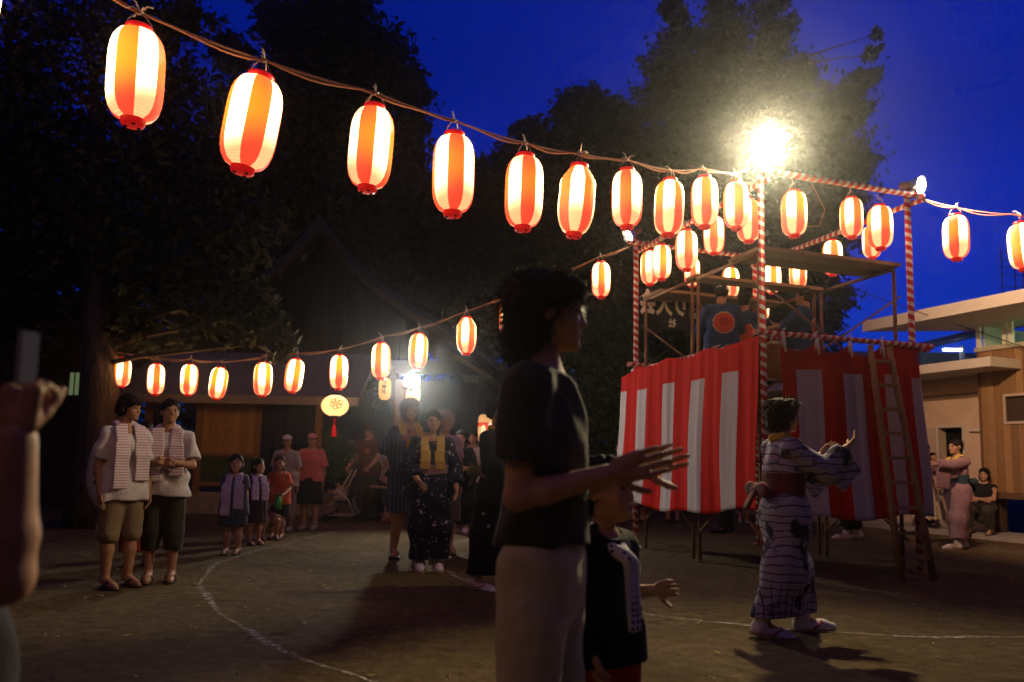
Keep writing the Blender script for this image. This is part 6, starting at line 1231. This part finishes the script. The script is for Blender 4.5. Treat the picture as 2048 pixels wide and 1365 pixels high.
person('older woman in beige behind the evergreen shrub',at(700,15.2),10,1.46,hair='curl',hcol='grey',female=True,top=dict(m=cloth('beige_blouse',(.36,.26,.16)),sleeve=.7),bottom=dict(kind='skirt',m=cloth('beige_skirt',(.3,.22,.15)),z1=.45),shoes=SANDB,glasses=True)
# ---- the line of dancers in the centre
person('tall dancer with backlit curly white hair and blue striped yukata',at(818,8.75),14,1.80,head=(4,6),hair='curl',hcol='grey',skin='m',female=True,arms=[((.25,-.35,-.9),(-.3,-.5,-.6)),((-.35,-.65,-.5),(.72,-.55,.42))],legs=[((.03,-.05,-1),(0,.04,-1)),((-.06,-.10,-1),(-.05,.32,-1))],robe=dict(m=banded('blue_stripe_yukata',(.10,.11,.16),(.04,.045,.07),22.,0,.5),obi=cloth('slate_sash',(.06,.06,.09)),hem=.30,sleeve=.30),extras=(towel(YEL,.1,.1,.06,.04),),shoes=SAND,hair_n=900)
NAVYF=floral('navy_flower_yukata',(.014,.014,.04),(.5,.47,.5),(.42,.28,.34),24.,.33,(8.,.28,(.5,.42,.46)))
person('woman in navy flowered yukata with pink sash and yellow towel',gxy(858,1141),8,1.625,head=(4,0),hair='bob',hcol='brown',skin='l',female=True,fat=1.1,arms=[((.36,-.1,-1),(.05,-.55,-.75)),((-.36,-.2,-.9),(.45,-.75,-.55))],robe=dict(m=NAVYF,obi=cloth('pink_sash',(.42,.27,.32)),hem=.075,sleeve=.30,ob=(.02,.15)),extras=(towel(YEL,.115,.115,.055,.045,g=.03),),shoes=TABI,res=.0115,hair_n=500)
person('white haired woman in mauve behind the flowered yukata',at(888,9.3),16,1.70,hair='curl',hcol='white',female=True,skin='m',top=dict(m=cloth('mauve_blouse',(.34,.24,.34)),sleeve=.7),bottom=dict(kind='skirt',m=cloth('grey_skirt',(.1,.09,.1)),z1=.4),shoes=SANDB,hair_n=500)
person('woman in black kimono with curling vine pattern',gxy(918,1066),2,1.58,hair='up',female=True,skin='l',arms=[((.25,-.3,-1),(-.5,-.8,.0)),((-.25,-.3,-1),(.5,-.8,.0))],robe=dict(m=floral('black_vine_kimono',(.012,.011,.014),(.28,.3,.3),(.35,.28,.3),9.,.20),obi=cloth('black_sash',(.025,.02,.022)),hem=.09),shoes=TABI)
person('young man in white striped tee behind the vine kimono',at(945,12.9),-10,1.61,hair='short',top=dict(m=banded('striped_tee',(.62,.58,.55),(.16,.12,.12),26.,2,.7),sleeve=.7,hem=-.05,g=.025),bottom=dict(kind='trousers',m=cloth('dark_jeans',(.03,.032,.045)),ln=1.9),shoes=SHOE((.05,.05,.05),'charcoal_shoe'))
person('dancer in black flowered kimono with mustard sash behind the clapping person',gxy(990,1178),58,1.67,head=(18,0),hair='up',female=True,skin='m',arms=[((.3,-.5,-.7),(-.1,-.9,-.2)),((-.3,-.3,-.9),(.3,-.9,.0))],legs=stride(.1,.16),robe=dict(m=floral('black_sparse_kimono',(.013,.011,.014),(.42,.36,.4),(.4,.3,.36),7.5,.22),obi=cloth('mustard_sash',(.26,.19,.05)),hem=.08,sleeve=.32),extras=(towel(YEL,.06,.06,.06,.03),),shoes=TABI)
# ---- raised arm at the left edge, close to the camera
def phone(J):
    p=J['wr'][1]+np.array([.02,-.02,.13]); w=J['root'].matrix_basis@Vector(p); o=empty('mobile_phone',w,J['root'].rotation_euler.z,'slim phone held up at the left edge','phone'); link('phone_body',MB().box((0,0,0),(.006,.014,.042)).mesh('ph'),o,mat('phone_grey',(.22,.22,.24),.3)); link('screen',MB().box((.0065,0,.003),(.001,.012,.034)).mesh('sc'),o,mat('phone_dark',(.01,.01,.012),.15))
person('person at the left edge holding up a phone close to the camera',(-1.022,1.25),158,1.44,fat=1.2,arms=[((.2,.15,-1),(.1,.1,-1)),((-.5,-.05,-.87),(-.02,.0,1))],hair='short',top=dict(m=cloth('dark_violet_top',(.014,.011,.018)),sleeve=.4,g=.02),bottom=dict(kind='trousers',m=cloth('edge_trousers',(.014,.012,.011)),ln=1.9),res=.011,hands=(.25,1.15),palms=(None,(.3,-1,0)),shoes=SHOE((.1,.1,.1),'mid_shoe'),extras=(phone,),skin='d')
# ---- drummers on the stage
def emblem(J):
    U,k,s=J['U'],J['k'],J['s']; c=U(0,.098*k/1.45+.042,.17*s); rd=mat('emblem_red',(.55,.06,.03),.8); wh=mat('emblem_white',(.7,.6,.6),.8)
    def disc(r,y,n=12):
        vs=[(0,y,0)]; m=72
        for i in range(m):
            a=2*pi*i/m; q=r*(1+.09*abs(math.sin(n*a/2))); x=q*math.cos(a); vs.append((x,y-1.6*x*x,q*math.sin(a)))
        return MB().add(vs,[(0,1+(i+1)%m,1+i) for i in range(m)])
    o=link('back_emblem',disc(.118,.004).mesh('e'),J['root'],rd); o.location=c; rim=link('emblem_rim',disc(.128,.0).mesh('r'),o,wh)
    t=text_mesh('祭',.12,.002,.001); k2=link('emblem_character',t,o,mat('emblem_ink',(.3,.02,.015),.8)); k2.location=(0,.006,0); k2.rotation_euler=(0,0,pi)
HP=dict(m=HAPPI,sleeve=1.25,hem=-.16,g=.03,flare=1.22,name='happi_coat',sg=.03); HB=dict(kind='trousers',m=cloth('white_breeches',(.42,.36,.35)),ln=1.1,g=.018)
zs=Z_F1+.067
person('drummer in blue happi with red crest standing with back to us',at(1446,9.15),176,1.56,base_z=zs,arms=[((.3,-.5,-.7),(.0,-.9,.1)),((-.3,-.5,-.7),(.0,-.9,.1))],head=(-30,14),hair='short',skin='d',top=HP,bottom=HB,extras=(emblem,),cap=(cloth('white_headband',(.7,.62,.56)),'band'),group='drummers on the tower stage',hands=(1.,1.),shoes=SANDB)
person('drummer in blue happi leaning behind the front post',at(1497,9.75),150,1.60,base_z=zs,arms=[((.3,-.6,-.4),(-.1,-.6,-.7)),((-.3,-.6,-.4),(.1,-.7,-.6))],lean=14,hair='short',skin='d',top=HP,bottom=HB,extras=(emblem,),group='drummers on the tower stage',hands=(1.,1.),shoes=SANDB)
person('drummer in blue happi at the right of the stage beating the drum',at(1606,9.45),-118,1.60,base_z=zs,arms=[((.25,-.7,-.6),(.0,-.9,-.1)),((-.25,-.7,-.5),(.1,-.8,.35))],lean=6,hair='short',skin='d',top=HP,bottom=dict(kind='trousers',m=cloth('brown_breeches',(.14,.07,.035)),ln=1.5),extras=(emblem,),group='drummers on the tower stage',hands=(1.,1.),shoes=SANDB)
# ================================================================== haze volume added for the floodlight's glare halo
def haze():
    x0,x1,y0,y1,z0,z1=-60,60,-20,60,-1.,45.
    mb=MB().box(((x0+x1)/2,(y0+y1)/2,(z0+z1)/2),((x1-x0)/2,(y1-y0)/2,(z1-z0)/2)); o=mb.build('haze',None); tag(o,kind='stuff')
    m=bpy.data.materials.new('haze'); m.use_nodes=True; N,L=nodes(m); N.remove(N['Principled BSDF']); v=N.new('ShaderNodeVolumePrincipled'); v.inputs['Color'].default_value=(.9,.92,.95,1); v.inputs['Density'].default_value=.0019; v.inputs['Anisotropy'].default_value=.95
    L(v.outputs[0],N['Material Output'].inputs['Volume']); o.data.materials.clear(); o.data.materials.append(m)
haze()
